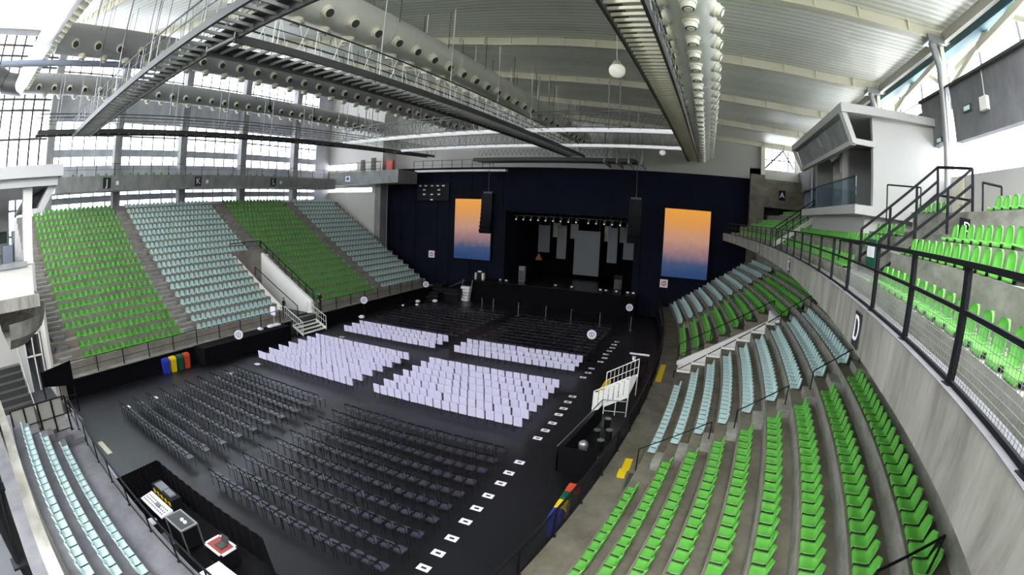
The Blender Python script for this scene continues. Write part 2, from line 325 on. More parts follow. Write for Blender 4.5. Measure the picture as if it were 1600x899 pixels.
# ------------------------------------------------------------------ right columns and bracing (each truss bay is a thing)
for i, y in enumerate(RIBY[:5]):
    if y < 10: continue
    mb = MB().tube((9.62, y, 9.2), (9.62, y, 17.4), .17, 12).tube((9.62, y, 17.4), (9.35, y, 18.45), .17, 12)
    mb.box(9.1, y-.35, 18.2, 9.9, y+.35, 18.5)
    q = thing('roof_column', ['', 'silver roof column rising through the concrete beam nearest the camera', 'silver roof column just above the white commentary box', 'roof column half hidden beyond the white commentary box', 'roof column farthest down the right side, near the dark stage wall'][i], 'column', (9.62, y, 9.2), 'roof columns along the right side')
    mb.build('shaft', 'steel', q)
    b2 = MB().bar((9.9, y+.25, 16.5), (9.9, y+.25, 18.3), .2, .5).box(9.8, y+.05, 17.2, 10.3, y+.5, 17.35)
    b2.build('bracket', 'cream', q)
for i, y in enumerate(RIBY[:5]):
    y2 = y+8.5; t = thing('roof_brace', ['cream brace crossing the high windows in the top right corner', 'cream brace over the clerestory between the two nearest silver columns', 'cream brace behind the roof of the white commentary box', 'cream brace in the clerestory beyond the commentary box', 'cream brace in the farthest clerestory bay by the stage wall'][i], 'brace', (10.5, y, 16.5), 'braces in the right clerestory')
    MB().bar((10.2, y+.3, 16.6), (10.9, y+4.2, 18.6), .16, .2).build('strut', 'cream', t)
    MB().bar((10.2, y2-.3, 16.6), (10.9, y+4.4, 18.6), .16, .2).build('strut', 'cream', t)
    MB().bar((10.0, y+.2, 17.95), (10.9, y2, 17.7), .14, .24).build('tie_beam', 'cream', t)
# ================================================================== STANDS (terraces)
PAN = lambda k: 1.7+.56*k
TR = lambda k: PAN(k)-.07 if k >= 0 else 1.2
RIS = -.80     # radial offset of the riser under the first row's seat fronts
mb = MB()
def terr(mb, y0, y1, ks, n=40, mi=0):
    for k in ks: arcwall(mb, RIS+.83*k, RIS+.83*(k+1), TR(k-1)-.6, TR(k), y0, y1, n, mi)
arcwall(mb, -2.05, RIS, 0, 1.2, -2, 52.5, 60)
terr(mb, -2, 27.9, range(10)); terr(mb, 31.0, 52.2, range(10)); terr(mb, 27.9, 31.0, range(7, 10), 6)
arcwall(mb, RIS+8.3, 9.5, 0, 9.0, -2, 52, 40)
s = struct('terrace_right', mb, 'conc')
# lighter riser faces
mb = MB()
for k in range(0, 11):
    r = RIS+.83*k
    for y0, y1 in ((-2, 27.9), (31.0, 52.2)) if k < 7 else ((-2, 52.2),): arcwall(mb, r-.012, r, TR(k-1), TR(k)-.002 if k < 10 else 8.2, y0, y1, 50)
struct('terrace_risers_right', mb, 'riser')
# half steps in the right aisles
mb = MB()
for ya, kk in ((15.75, range(1, 10)), (26.3, range(7, 10)), (40.0, range(1, 10)), (4.6, range(4, 10)), (50.2, range(1, 10))):
    for k in kk:
        r = RIS+.83*k-.014
        for dy in (0, 1.0):
            x0, y0, t = APT(r-.38, ya+.05); x1, y1, _ = APT(r, ya+.05); x2, y2, _ = APT(r, ya+1.05); x3, y3, _ = APT(r-.38, ya+1.05)
        z0, z1 = TR(k-1), (TR(k-1)+TR(k))/2
        mb.hexa([(x0, y0, z0), (x1, y1, z0), (x2, y2, z0), (x3, y3, z0)], [(x0, y0, z1), (x1, y1, z1), (x2, y2, z1), (x3, y3, z1)])
struct('aisle_steps_right', mb, 'riser')
# entrance trench with white walls in the right stand
mb = MB(); 
x0, y0, _ = APT(-.9, 31.0); x1, y1, _ = APT(4.9, 31.0); e0, f0, _ = APT(-.9, 30.8); e1, f1, _ = APT(4.9, 30.8)
mb.hexa([(x0, y0, 0), (e0, f0, 0), (e1, f1, 0), (x1, y1, 0)], [(x0, y0, 1.4), (e0, f0, 1.4), (e1, f1, 4.65), (x1, y1, 4.65)])
for k in range(7):
    a = APT(RIS+.83*k, 28.2); b = APT(RIS+.83*(k+1), 28.2); c = APT(RIS+.83*(k+1), 27.92); d = APT(RIS+.83*k, 27.92)
    mb.hexa([(*p[:2], 0) for p in (a, b, c, d)], [(*p[:2], TR(k)+.12) for p in (a, b, c, d)])
a = APT(4.8, 30.9); b = APT(5.0, 30.9); c = APT(5.0, 28); d = APT(4.8, 28)
mb.hexa([(*p[:2], 3.6) for p in (a, b, c, d)], [(*p[:2], 5.3) for p in (a, b, c, d)])
struct('trim_19', mb, 'brightwhite')
# upper right balcony
mb = MB(); vs = []; N_ = 60
for i in range(N_+1):
    y = .2+49.4*i/N_; x = BXY(y); zb = 8.70 if y > 6 else 8.70+.14*(6-y)/6
    vs += [(x, y, zb), (x+.3, y, zb), (x+.3, y, 9.42), (x, y, 9.42)]
mb.add(vs, [(4*i+j, 4*i+(j+1) % 4, 4*i+4+(j+1) % 4, 4*i+4+j) for i in range(N_) for j in range(4)]+[(3, 2, 1, 0), tuple(4*N_+j for j in range(4))]); s = struct('trim_20', mb, 'face')
mb = MB(); vs = []
for i in range(N_+1):
    y = .2+49.4*i/N_; x = BXY(y); vs += [(x-.01, y, 9.42), (x+.31, y, 9.42), (x+.31, y, 9.428), (x-.01, y, 9.428)]
mb.add(vs, [(4*i+j, 4*i+(j+1) % 4, 4*i+4+(j+1) % 4, 4*i+4+j) for i in range(N_) for j in range(4)]+[(3, 2, 1, 0), tuple(4*N_+j for j in range(4))]); struct('trim_25', mb, 'beam')
mb = MB(); YB = (-6, 50)
vs = []
for i in range(N_+1):
    y = -4+53.6*i/N_; a, b = BXY(y)+.28, AX(5.06, y); vs += [(a, y, 8.75), (b, y, 8.75), (b, y, 9.2), (a, y, 9.2)]
mb.add(vs, [(4*i+j, 4*i+(j+1) % 4, 4*i+4+(j+1) % 4, 4*i+4+j) for i in range(N_) for j in range(4)])
for r0, r1, z in ((5.05, 5.93, 9.54), (5.93, 6.78, 10.24), (6.78, 7.6, 10.68), (7.6, 8.53, 10.9)): arcwall(mb, r0, r1, 8.75, z, *YB, 50)
arcwall(mb, 8.53, 12, 8.75, 11.6, -6, 17.9, 40); arcwall(mb, 8.53, 12, 8.75, 11.6, 28.6, 50, 30)
struct('terrace_balcony', mb, 'riser')
# left stand
SX = lambda k: -31.8-.81*k
LPAN = lambda k: 2.6+.497*k
mb = MB()
for k in range(-1, 18):
    z = LPAN(k)-.07
    segs = ((5.6, 26.1), (29.9, 48.3)) if k <= 7 else ((5.6, 48.3),)
    for y0, y1 in segs: mb.box(SX(k)-.59, y0, 0, SX(k)+.22, y1, z)
mb.box(-30.77, 5.6, 0, -30.3, 26.1, 1.2).box(-30.77, 29.9, 0, -30.3, 49, 1.2).box(-48.1, 5.6, 0, SX(17)-.59, 49.6, 10.99).box(SX(7)-.60, 26.1, LPAN(7)-1, SX(7)-.58, 29.9, LPAN(7)+.4)
struct('terrace_left', mb, 'leftconc')
mb = MB()
for ya in (16.35, 28.5, 39.0, 6.1):
    for k in range(0, 18):
        if ya == 28.5 and k < 9: continue
        z0, z1 = LPAN(k-1)-.07, LPAN(k)-.07
        mb.box(SX(k)+.22, ya, z0, SX(k)+.60, ya+1.0, (z0+z1)/2)
struct('aisle_steps_left', mb, 'grey')
mb = MB().hexa([(-31.2, 26.1, 1.2), (-38.6, 26.1, 1.2), (-38.6, 26.4, 1.2), (-31.2, 26.4, 1.2)], [(-31.2, 26.1, 2.3), (-38.6, 26.1, 6.4), (-38.6, 26.4, 6.4), (-31.2, 26.4, 2.3)])
mb.hexa([(-30.9, 29.6, 0), (-38.6, 29.6, 0), (-38.6, 29.9, 0), (-30.9, 29.9, 0)], [(-30.9, 29.6, 2.3), (-38.6, 29.6, 6.4), (-38.6, 29.9, 6.4), (-30.9, 29.9, 2.3)])
struct('trim_21', mb, 'brightwhite')
struct('trim_22', B(-38.7, 26.1, 0, -38.5, 29.9, 5.9).box(-38.6, 26.4, 0, -30.3, 29.6, 1.2), 'dark')
# back stand under the camera
BY = lambda y, x: y+.0021*x*x
mb = MB()
def bstrip(mb, ya, yb, z0, z1, x0=-21.2, x1=-6, n=12):
    pr = [(x0+(x1-x0)*i/n) for i in range(n+1)]
    vs = []
    for x in pr: vs += [(x, BY(ya, x), z0), (x, BY(yb, x), z0), (x, BY(yb, x), z1), (x, BY(ya, x), z1)]
    mb.add(vs, [(4*i+j, 4*i+(j+1) % 4, 4*i+4+(j+1) % 4, 4*i+4+j) for i in range(n) for j in range(4)]+[(3, 2, 1, 0), tuple(4*n+j for j in range(4))])
bstrip(mb, 2.5, 3.85, 0, 1.2, -25); bstrip(mb, 1.68, 2.5, 0, 1.63); bstrip(mb, .85, 1.68, 0, 2.19); bstrip(mb, .0, .85, 0, 2.75); bstrip(mb, -1, .0, 0, 3.3)
for k in range(4): mb.box(-21.9, .5+.8*(3-k)+.9, 0, -21.2, .5+.8*(4-k)+.9, 1.4+.28*k)
struct('terrace_back', mb, 'beam')
PX_, PY_ = [-10, -9, -5.3, -4.5, -4, -3.5, -2.4, -1.7], [.05, .1, .17, .165, .145, .12, .05, 0]
PARY = lambda x: float(np.interp(x, PX_, PY_))
mb = MB(); n = 20
vs = []
for i in range(n+1):
    x = -10+8.3*i/n; y = PARY(x); vs += [(x, y-.10, 7.9), (x, y, 7.9), (x, y, 8.8), (x, y-.10, 8.8)]
mb.add(vs, [(4*i+j, 4*i+(j+1) % 4, 4*i+4+(j+1) % 4, 4*i+4+j) for i in range(n) for j in range(4)]+[(3, 2, 1, 0), tuple(4*n+j for j in range(4))])
struct('trim_23', mb, 'face')
# ================================================================== SEATS
def seat_shell():
    prof = [(.2, .03, .185), (.19, .072, .2), (.08, .062, .21), (-.04, .055, .21), (-.11, .07, .205), (-.145, .12, .2), (-.16, .2, .195), (-.175, .29, .18), (-.187, .355, .155), (-.194, .395, .11), (-.197, .41, .05)]
    us = (-1, -.8, -.4, 0, .4, .8, 1); mb = MB(); vs = []
    for off in (0, -.022):
        for j, (y, z, w) in enumerate(prof):
            back = j >= 5
            for u in us:
                d = abs(u)**3
                yy = y + (.055*d if back else 0); zz = z + (0 if back else .03*d*(1 if j > 0 else 0))
                if off: yy, zz = (yy+off, zz) if back else (yy, zz+off)
                vs.append((u*w*.94, yy, zz))
    nu, nv = len(us), len(prof); N = nu*nv; fs = []
    for j in range(nv-1):
        for i in range(nu-1):
            a = j*nu+i; fs.append((a, a+1, a+nu+1, a+nu)); fs.append((N+a, N+a+nu, N+a+nu+1, N+a+1))
    for j in range(nv-1):
        for i, s in ((0, 1), (nu-1, -1)):
            a = j*nu+i; fs.append((a, a+nu, N+a+nu, N+a)[::s])
    for i in range(nu-1):
        fs.append((i+1, i, N+i, N+i+1)); a = (nv-1)*nu+i; fs.append((a, a+1, N+a+1, N+a))
    mb.add(vs, fs, 0, True); return mb
def seat_bracket():
    return MB().box(-.15, -.12, 0, .15, .1, .045)
def xf(mb, pos, a):
    c, s = math.cos(a), math.sin(a); v = np.array(mb.v); 
    return np.stack([pos[0]+c*v[:, 0]-s*v[:, 1], pos[1]+s*v[:, 0]+c*v[:, 1], pos[2]+v[:, 2]], 1)
def mass(name, placed, protos, mats, label, cat):
    """all the remaining far ones of a kind as one object"""
    V, Fs, Ms, o = [], [], [], 0
    for pos, a in placed:
        for mi, mb in protos:
            v = xf(mb, pos, a); V.append(v); Fs += [tuple(i+o for i in f) for f in mb.f]; Ms += [mi]*len(mb.f); o += len(v)
    V = np.concatenate(V); me = bpy.data.meshes.new(name); me.from_pydata(V.tolist(), [], Fs)
    for m in mats: me.materials.append(MT[m])
    me.polygons.foreach_set('material_index', Ms); me.update()
    ob = bpy.data.objects.new(name, me); C.objects.link(ob); tag(ob, label, cat); ob['kind'] = 'stuff'; return ob
seats = {'green': [], 'pale': []}     # (pos, angle, label, group)
P = .47
def rowr(col, rad, z, ya, yb, lab, grp, radial=True):
    (x0, y0, t0), (x1, y1, t1) = (APT(rad, ya), APT(rad, yb)) if radial else ((0, 0, math.asin((ya-27)/(127+rad))), (0, 0, math.asin((yb-27)/(127+rad))))
    n = int((t1-t0)*(127+rad)/P)
    for i in range(n):
        t = t0+(i+.5)*(t1-t0)/n; p = (-127+(127+rad)*math.cos(t), 27+(127+rad)*math.sin(t), z)
        if p[1] > 50.6 or (p[0] > 4.3 and p[1] > 49.3): continue
        seats[col].append((p, PI/2+t, lab % nth(n-i), grp))
for k in range(10):
    r = -.55+.83*k; z = TR(k); R_ = nth(k+1)
    rowr('green', r, z, 2.5 if k < 7 else 5.7, 14.3 if k == 0 else 15.5, 'green plastic seat, %s from the aisle steps, '+R_+' row of the near right block', 'green seats in the near right block')
    rowr('pale', r, z, 17.0, 25.3 if k == 0 else 26.2, 'pale aqua seat, %s from the white entrance, '+R_+' row of the right stand', 'pale seats in the middle right block')
    rowr('green', r, z, 31.3 if k < 7 else 27.7, 39.6, 'green plastic seat, %s from the far aisle, '+R_+' row up beyond the white entrance', 'green seats beyond the white entrance')
    rowr('pale', r, z, 41.2, 50.0, 'pale aqua seat, %s from the stage wall, '+R_+' row up at the far right', 'pale seats at the far end of the right stand')
for j, (r, z, segs) in enumerate([(5.27, 9.54, ((1.2, 10.9), (14.6, 48))), (6.15, 10.24, ((1.2, 11.3), (14.4, 48))), (7.0, 10.68, ((1.2, 10.4), (14.4, 17.9), (29, 47))), (8.75, 11.6, ((1.2, 10.9), (14.6, 17.6), (30, 46)))]):
    for si, (a, b) in enumerate(segs):
        rowr('green', r, z, a, b, 'green balcony seat, %s from the far end, '+nth(j+1)+' row, '+('before the black stair', 'beyond the black stair', 'beyond the white box')[si if len(segs) > 2 or si == 0 else 1], 'green seats on the right balcony', False)
for k in range(-1, 18):
    z = LPAN(k)-.07; R_ = nth(k+2)
    for col, a, b, nm in (('green', 7.3 if k > 1 else 7.9, 16.2, 'first green block'), ('pale', 17.5, 28.0 if k > 7 else 25.7, 'near pale block'), ('green', 29.8 if k > 7 else 30.3, 38.7, 'second green block'), ('pale', 40.1, 47.6, 'far pale block')):
        n = int((b-a)/P)
        for i in range(n): seats[col].append(((SX(k), a+(i+.5)*(b-a)/n, z), -PI/2, ('green' if col == 'green' else 'pale aqua')+' seat, '+nth(i+1)+' from the left, '+R_+' row up in the '+nm+' opposite', 'seats in the left stand'))
for j, (y, z, x0, x1) in enumerate([(2.28, 1.63, -20.2, -7), (1.46, 2.19, -20.4, -7), (.64, 2.75, -20.6, -7)]):
    n = int((x1-x0)/P)
    for i in range(n):
        x = x0+(i+.5)*P; seats['pale'].append(((x, BY(y, x), z), math.atan(.0042*x), 'pale aqua seat, '+nth(i+1)+' from the end steps, '+nth(j+1)+' row up at bottom left', 'pale seats in the back stand'))
x = -44.6
for y in np.arange(11.5, 40, .9):
    if random.random() < .55: seats['green'].append(((x, float(y), 13.75), -PI/2, 'small green seat, %s along the left upper balcony' % nth(int(y)), 'seats on the left upper balcony'))
SH, BR = seat_shell(), seat_bracket()
for col, nm in (('green', 'green_stadium_seat'), ('pale', 'pale_stadium_seat')):
    L = [s for s in seats[col] if inview((s[0][0], s[0][1], s[0][2]+.1), 6)]
    L.sort(key=lambda s: (s[0][0]**2+s[0][1]**2+(s[0][2]-CAMZ)**2))
    near, far = L[:300], L[300:]
    sm = SH.build(nm, col); bm = BR.build('bracket', 'dark', sm, False)
    for i, (p, a, lab, g) in enumerate(near):
        if i == 0: o, b = sm, bm
        else:
            o = sm.copy(); b = bm.copy(); C.objects.link(o); C.objects.link(b); b.parent = o
        o.location = p; o.rotation_euler = (0, 0, a); tag(o, lab, 'seat', g)
    mass(nm+'_bank', [(p, a) for p, a, _, _ in far], [(0, SH), (1, BR)], [col, 'dark'], ('green' if col == 'green' else 'pale aqua')+' seats filling the more distant rows of the stands', 'seating')
# ------------------------------------------------------------------ floor chairs
def ch_legs():
    L = []
    for sx in (-1, 1):
        for sy in (-1, 1):
            L.append(MB().tube((sx*.19, sy*.18, 0), (sx*.185, sy*.17, .44), .011, 6).tube((sx*.19, sy*.18, 0), (sx*.19, sy*.18, .02), .016, 6))
    return L
def ch_seat():
    mb = MB(); w, d = .185, .19
    o = [(-w, -d+.03), (-w+.03, -d), (w-.03, -d), (w, -d+.03), (w, d-.04), (w-.05, d), (-w+.05, d), (-w, d-.04)]
    mb.hexa([(x, y, .435) for x, y in o], [(x*.97, y*.97, .46) for x, y in o]); return mb
def ch_back():
    mb = MB().tube((-.2, -.19, .44), (-.2, -.25, .80), .011, 6).tube((.2, -.19, .44), (.2, -.25, .80), .011, 6)
    mb.hexa([(-.2, -.256, .755), (.2, -.256, .755), (.2, -.24, .755), (-.2, -.24, .755)], [(-.19, -.262, .82), (.19, -.262, .82), (.19, -.245, .82), (-.19, -.245, .82)]).bar((-.2, -.205, .5), (.2, -.205, .5), .012); return mb
def ch_cover():
    mb = MB(); w = .21
    for y0, y1 in ((-.245, -.275), ):
        mb.hexa([(-w, -.265, .36), (w, -.265, .36), (w, -.175, .38), (-w, -.175, .38)], [(-w, -.30, .86), (w, -.30, .86), (w, -.235, .86), (-w, -.235, .86)])
    return mb
CH = []
BW = (('left', -25.6, -17.5), ('right', -15.75, -6.95)); WW = (('left', -26.6, -17.75), ('right', -16.2, -7.35))
def rows(kind, W, y0, nr, dy, nm):
    for side, a, b in W:
        for r in range(nr):
            n = 18
            for i in range(n):
                x = a+(i+.5)*(b-a)/n+random.uniform(-.015, .015); y = y0+r*dy+random.uniform(-.03, .03)
                lab = ('white covered chair' if kind == 'white' else 'black metal chair')+', %s from the left in the %s row of the %s %s block' % (nth(i+1), nth(r+1), nm, side)
                CH.append((kind, (x, y, 0), random.uniform(-.09, .09), lab, nm+' '+side+' block of '+('white chairs' if kind == 'white' else 'black chairs')))
rows('black', BW, 8.5, 10, .962, 'rear'); rows('white', WW, 20.2, 7, .985, 'large'); rows('white', WW, 29.45, 3, 1.0, 'small'); rows('black', WW, 32.9, 10, .97, 'front')
legs, seat_, back_, cov = ch_legs(), ch_seat(), ch_back(), ch_cover()
def merged(*l):
    m = MB()
    for x in l: m.add(x.v, x.f, 0)
    return m
frame_all = merged(*legs, back_)
for kind in ('black', 'white'):
    L = [c for c in CH if c[0] == kind and inview((c[1][0], c[1][1], .5), 5)]
    L.sort(key=lambda c: c[1][0]**2+c[1][1]**2)
    near, far = L[:300], L[300:]
    if kind == 'black':
        pl = [l.build('leg', 'chair') for l in legs]; ps = seat_.build('seat', 'chairseat'); pb = back_.build('backrest', 'chair')
        first = True
        for i, (_, p, a, lab, g) in enumerate(near):
            t = thing('black_chair', lab, 'chair', p, g); t.rotation_euler = (0, 0, a)
            for q in pl+[ps, pb]:
                c = q if i == 0 else q.copy()
                if i: C.objects.link(c)
                c.parent = t
        mass('black_chair_rows', [(p, a) for _, p, a, _, _ in far], [(0, frame_all), (1, seat_)], ['chair', 'chairseat'], 'black chairs in the dark rows between the white chairs and the stage', 'chairs')
    else:
        fr_ = merged(*legs, seat_)
        pl = [l.build('leg', 'chair') for l in legs]+[seat_.build('seat', 'chairseat')]; pc = cov.build('cover', 'linen')
        for i, (_, p, a, lab, g) in enumerate(near):
            t = thing('white_covered_chair', lab, 'chair', p, g); t.rotation_euler = (0, 0, a)
            for q in pl+[pc]:
                c = q if i == 0 else q.copy()
                if i: C.objects.link(c)
                c.parent = t
        mass('white_chair_rows', [(p, a) for _, p, a, _, _ in far], [(0, fr_), (1, cov)], ['chair', 'linen'], 'white covered chairs in the farthest short rows', 'chairs')
# paper row markers on the floor
for side, x, ys in (('right', -6.45, [9.49, 10.36, 11.28, 12.37, 13.3, 14.27, 15.32, 16.23, 17.26, 19.8, 20.77, 21.74, 22.9, 23.8, 24.8, 25.73, 29.25, 30.3, 31.28, 33.07, 34.13, 35.1, 36.1, 37.1, 38.1, 39.1]), ('left', -26.35, [9.01, 9.95, 11.07, 11.9, 12.92, 13.84, 14.88, 15.98, 17.2, 19.6, 28.6])):
    for i, y in enumerate(ys):
        x_ = x+random.uniform(-.06, .06)-(.3 if 29 < y < 32 and side == 'right' else 0)
        m_ = B(x_-.21, y-.15, .001, x_+.21, y+.15, .006).box(x_-.09, y-.05, .006, x_+.09, y+.05, .0075, 1)
        solo('row_marker', m_, ['paper', 'ink'], 'white paper row marker on the %s side aisle floor, %s from the camera end' % (side, nth(i+1)), 'sign', 'paper row markers along the %s aisle' % side)
# ================================================================== AIR DUCTS WITH JET NOZZLES
def nozzle(mb, c, d, r=.2, lens=False):
    c, d = Vector(c), Vector(d).normalized()
    mb.tube(c-d*.12, c+d*.10, r*1.1, 12, 0); mb.tube(c+d*.10, c+d*.26, r*.95, 12, 0, r2=r*.8); mb.tube(c+d*.262, c+d*.266, r*.74, 12, 1); (mb.tube(c+d*.27, c+d*.285, r*.55, 12, 0) if lens else None)
def duct(name, x, z, R, y0, y1, label, angs, ystart, step, n, dm='duct'):
    t = thing(name, label, 'duct', (x, y0, z-R), 'air ducts under the roof')
    mb = MB().tube((x, y0, z), (x, y1, z), R, 28)
    for i in range(int((y1-y0)/6)): mb.tube((x, y0+6*i+3, z), (x, y0+6*i+3.06, z), R+.02, 28)
    mb.build('duct_tube', dm, t)
    cnt = 0
    for i in range(n):
        for k, a in enumerate(angs):
            y = ystart+i*step+(step/2 if k % 2 else 0)
            if y > y1-.3 or cnt >= 100: continue
            d = Vector((math.sin(a), 0, -math.cos(a))); p = Vector((x, y, z))+d*R
            q = MB(); nozzle(q, p, d+Vector((0, -.12, 0)), .24, x > -5 or k == 1); q.build('jet_nozzle', ['noz', 'nozin'], t); cnt += 1
    y = y0+2.5
    zr = np.interp(x, [p[0] for p in RP], [p[1] for p in RP])+.3
    while y < y1:
        for sd in (-1, 1): MB().tube((x+sd*R*.9, y, z+R*.3), (x+sd*R*.9, y, zr), .02, 5).build('hanger_rod', 'dark', t)
        y += 4.3
D2R = math.radians
duct('air_duct', -.4, 17.35, .86, 1, 50.9, 'pale air duct studded with nozzles running to the stage right of centre', [0, D2R(-62), D2R(62)], 5.2, 1.47, 31)
duct('air_duct', -13.2, 18.3, .88, 1, 50.5, 'large grey air duct with round nozzles slanting across upper centre', [D2R(52), D2R(-8), D2R(-55)], 4.6, 1.48, 31)
duct('air_duct', -26.2, 19.65, .86, 4.5, 50, 'grey air duct at upper left, behind the long diagonal catwalk', [D2R(58), D2R(5)], 5.6, 1.45, 30, 'duct2')
duct('air_duct', -39.2, 20.55, .82, 4.5, 49.5, 'lower grey air duct at left, nearest the strip windows', [D2R(58), D2R(0)], 5.8, 1.45, 30, 'duct2')
t = thing('main_duct', 'thick bright duct in the top left corner feeding the grey air ducts', 'duct', (-26, 4.0, 18.9))
MP = lambda x: (x, .425*(np.interp(x, (-41, -12.5), (10.1, 8.2))), 10.5+np.interp(x, (-41, -12.5), (10.1, 8.2)))
MB().tube(MP(-40.5), MP(-9), .62, 24).build('duct_tube', 'whitemetal', t)
for i in range(30):
    q = MB(); c = MP(-38.5+i*.9); nozzle(q, (c[0], c[1]+.5, c[2]-.3), (0, .8, -.5), .19); q.build('jet_nozzle', ['noz', 'nozin'], t)
c = MP(-40.5); MB().tube((c[0]+.5, c[1]+.1, c[2]), (-40.6, 2.6, 20.9), .85, 20).tube((-40.6, 2.6, 20.9), (-40.8, .6, 21.9), .95, 20).build('elbow', 'dark', t)
# ================================================================== CATWALKS, TRUSSES, RIGGING
def catwalk(p, q, w, label, rail=1.05, slat=.55, hang=True, rails=('l', 'r'), hr=4.5, sm='slat', lm='steel'):
    p, q = Vector(p), Vector(q); d = (q-p).normalized(); s = Vector((d.y, -d.x, 0)).normalized(); L = (q-p).length
    t = thing('catwalk', label, 'catwalk', p, 'catwalks under the roof')
    m = MB()
    for sd in (-1, 1): m.bar(p+s*w/2*sd, q+s*w/2*sd, .10, .26)
    m.build('side_beams', 'dark', t)
    m = MB(); i = 0
    while i*slat < L: c = p+d*i*slat; m.bar(c-s*w/2, c+s*w/2, .07, .09); i += 1
    m.build('cross_slats', sm, t)
    m = MB().bar(p+Vector((0, 0, .12))-s*w*.3, q+Vector((0, 0, .12))-s*w*.3, w*.3, .02); m.build('deck', 'dark', t)
    for sd, nm in ((-1, 'l'), (1, 'r')):
        if nm not in rails: continue
        m = MB(); a, b = p+s*w/2*sd, q+s*w/2*sd; up = Vector((0, 0, 1))
        m.tube(a+up*rail, b+up*rail, .035, 6).tube(a+up*rail*.6, b+up*rail*.6, .02, 5); m.build('guard_rail', 'dark', t); m = MB(); i = 0; n = int(L/.85)
        for i in range(n+1):
            c = a+d*(L*i/n); m.tube(c, c+up*rail+(d*.42 if i % 2 else -d*.0), .016, 5)
            m.tube(c+d*.42, c+up*rail, .012, 4)
        m.build('rail_lattice', lm, t)
    if hang:
        i = 1.5
        while i < L:
            c = p+d*i; zr = np.interp(c.x, [a[0] for a in RP], [a[1] for a in RP])+.2
            for sd in (-1, 1): MB().tube(c+s*w/2*sd, (c.x+s.x*w/2*sd, c.y+s.y*w/2*sd, zr), .025, 5).build('hanger', lm, t)
            i += hr
    return t
catwalk((-31.3, 8.4, 15.4), (-4.2, 6.6, 15.6), 1.25, 'long dark catwalk slanting down across the top left corner', hang=True, rails=('l', 'r'))
catwalk((-12.6, 7.6, 15.4), (-12.6, 46, 15.9), 1.6, 'slatted catwalk with lattice rails hanging under the large grey duct', hr=5.5, lm='whitemetal')
catwalk((-2.0, 5, 15.6), (-1.35, 49, 16.3), 1.05, 'narrow slatted catwalk beside the nozzle studded duct right of centre', slat=.42, hang=False, sm='cream')
catwalk((-31.2, 5, 15.5), (-31.0, 49, 16.4), 1.1, 'distant catwalk in front of the left strip windows', slat=.8)
def truss(p, q, h, w, label, tube=True):
    p, q = Vector(p), Vector(q); d = (q-p).normalized(); s = Vector((d.y, -d.x, 0)).normalized(); L = (q-p).length; up = Vector((0, 0, h))
    t = thing('lighting_truss', label, 'truss', p, 'trusses across the hall')
    MB().tube(p-s*w/2, q-s*w/2, .16 if tube else .05, 10).build('white_tube', 'tube' if tube else 'whitemetal', t)
    m = MB()
    for sd in (-1, 1): m.tube(p+s*w/2*sd+up, q+s*w/2*sd+up, .04, 6).tube(p+s*w/2*sd, q+s*w/2*sd, .05, 6)
    n = int(L/1.1)
    for i in range(n):
        a, b, c = p+d*(L*i/n), p+d*(L*(i+.5)/n), p+d*(L*(i+1)/n)
        for sd in (-1, 1): m.tube(a+s*w/2*sd, b+s*w/2*sd+up, .022, 5).tube(b+s*w/2*sd+up, c+s*w/2*sd, .022, 5)
        m.tube(a-s*w/2, a+s*w/2, .02, 4)
    m.build('lattice', 'steel', t)
    for f_ in (.12, .3, .5, .68, .86):
        c = p+d*L*f_; zr = np.interp(c.x, [a[0] for a in RP], [a[1] for a in RP])+.2
        for dx in (-.4, .4): MB().tube(c+d*dx, (c.x+dx, c.y, zr), .04, 6).build('hanger', 'steel', t)
truss((-31.5, 33.7, 16.4), (-2.4, 33.2, 16.45), 1.15, 1.1, 'pale lattice truss with a white tube crossing below the ducts')
truss((-31.5, 41.8, 16.4), (-2.2, 41.0, 16.45), 1.15, 1.1, 'second white tubed lattice truss, nearer the stage')
t = thing('lighting_bridge', 'dark grey rigging bridge just above the black stage wall', 'bridge', (-14, 46.5, 15.3))
m = MB()
for y in (45.6, 46.6, 47.6): m.bar((-23.5, y, 15.5), (-6.8, y, 15.6), .3, .35)
m.build('beams', 'dark', t); m = MB()
for i in range(34): m.tube((-23+i*.48, 45.5, 15.9), (-22.75+i*.48, 45.5, 16.5), .03, 5).tube((-22.75+i*.48, 45.5, 16.5), (-22.5+i*.48, 45.5, 15.9), .03, 5)
m.bar((-23.5, 45.5, 16.5), (-6.8, 45.5, 16.55), .1).build('lattice', 'steel', t); m = MB()
for x in (-9.5, -8.3, -7.2, -6):
    m.tube((x, 44.5, 15.2), (x, 44.5, 18.9), .07, 6).tube((x, 45.6, 15.2), (x, 45.6, 16.9), .07, 6)
    m.bar((x, 44.2, 15.3), (x, 47.8, 15.1), .12, .3)
m.build('drop_frames', 'steel', t)
for x, y, z, r, lab in ((-4.4, 23.2, 17.65, .42, 'white globe lamp hanging beside the narrow catwalk'), (-4.2, 45.5, 16.5, .3, 'small white globe lamp far back above the stage wall')):
    t = thing('globe_lamp', lab, 'lamp', (x, y, z))
    MB().ball((x, y, z), r, 16, 10, sz=.9).build('globe', 'lamp', t)
    MB().tube((x, y, z+r*.6), (x, y, z+r*1.2), r*.75, 14, r2=r*.4).tube((x, y, z+r), (x, y, 19.62), .03, 6).build('cap', 'cream', t)
solo('steel_pipe', MB().tube((-27.6, 1.3, 18.55), (-27.0, 12.5, 18.9), .19, 12), 'bluepipe', 'blue grey pipe crossing the top left corner below the upper duct', 'pipe')
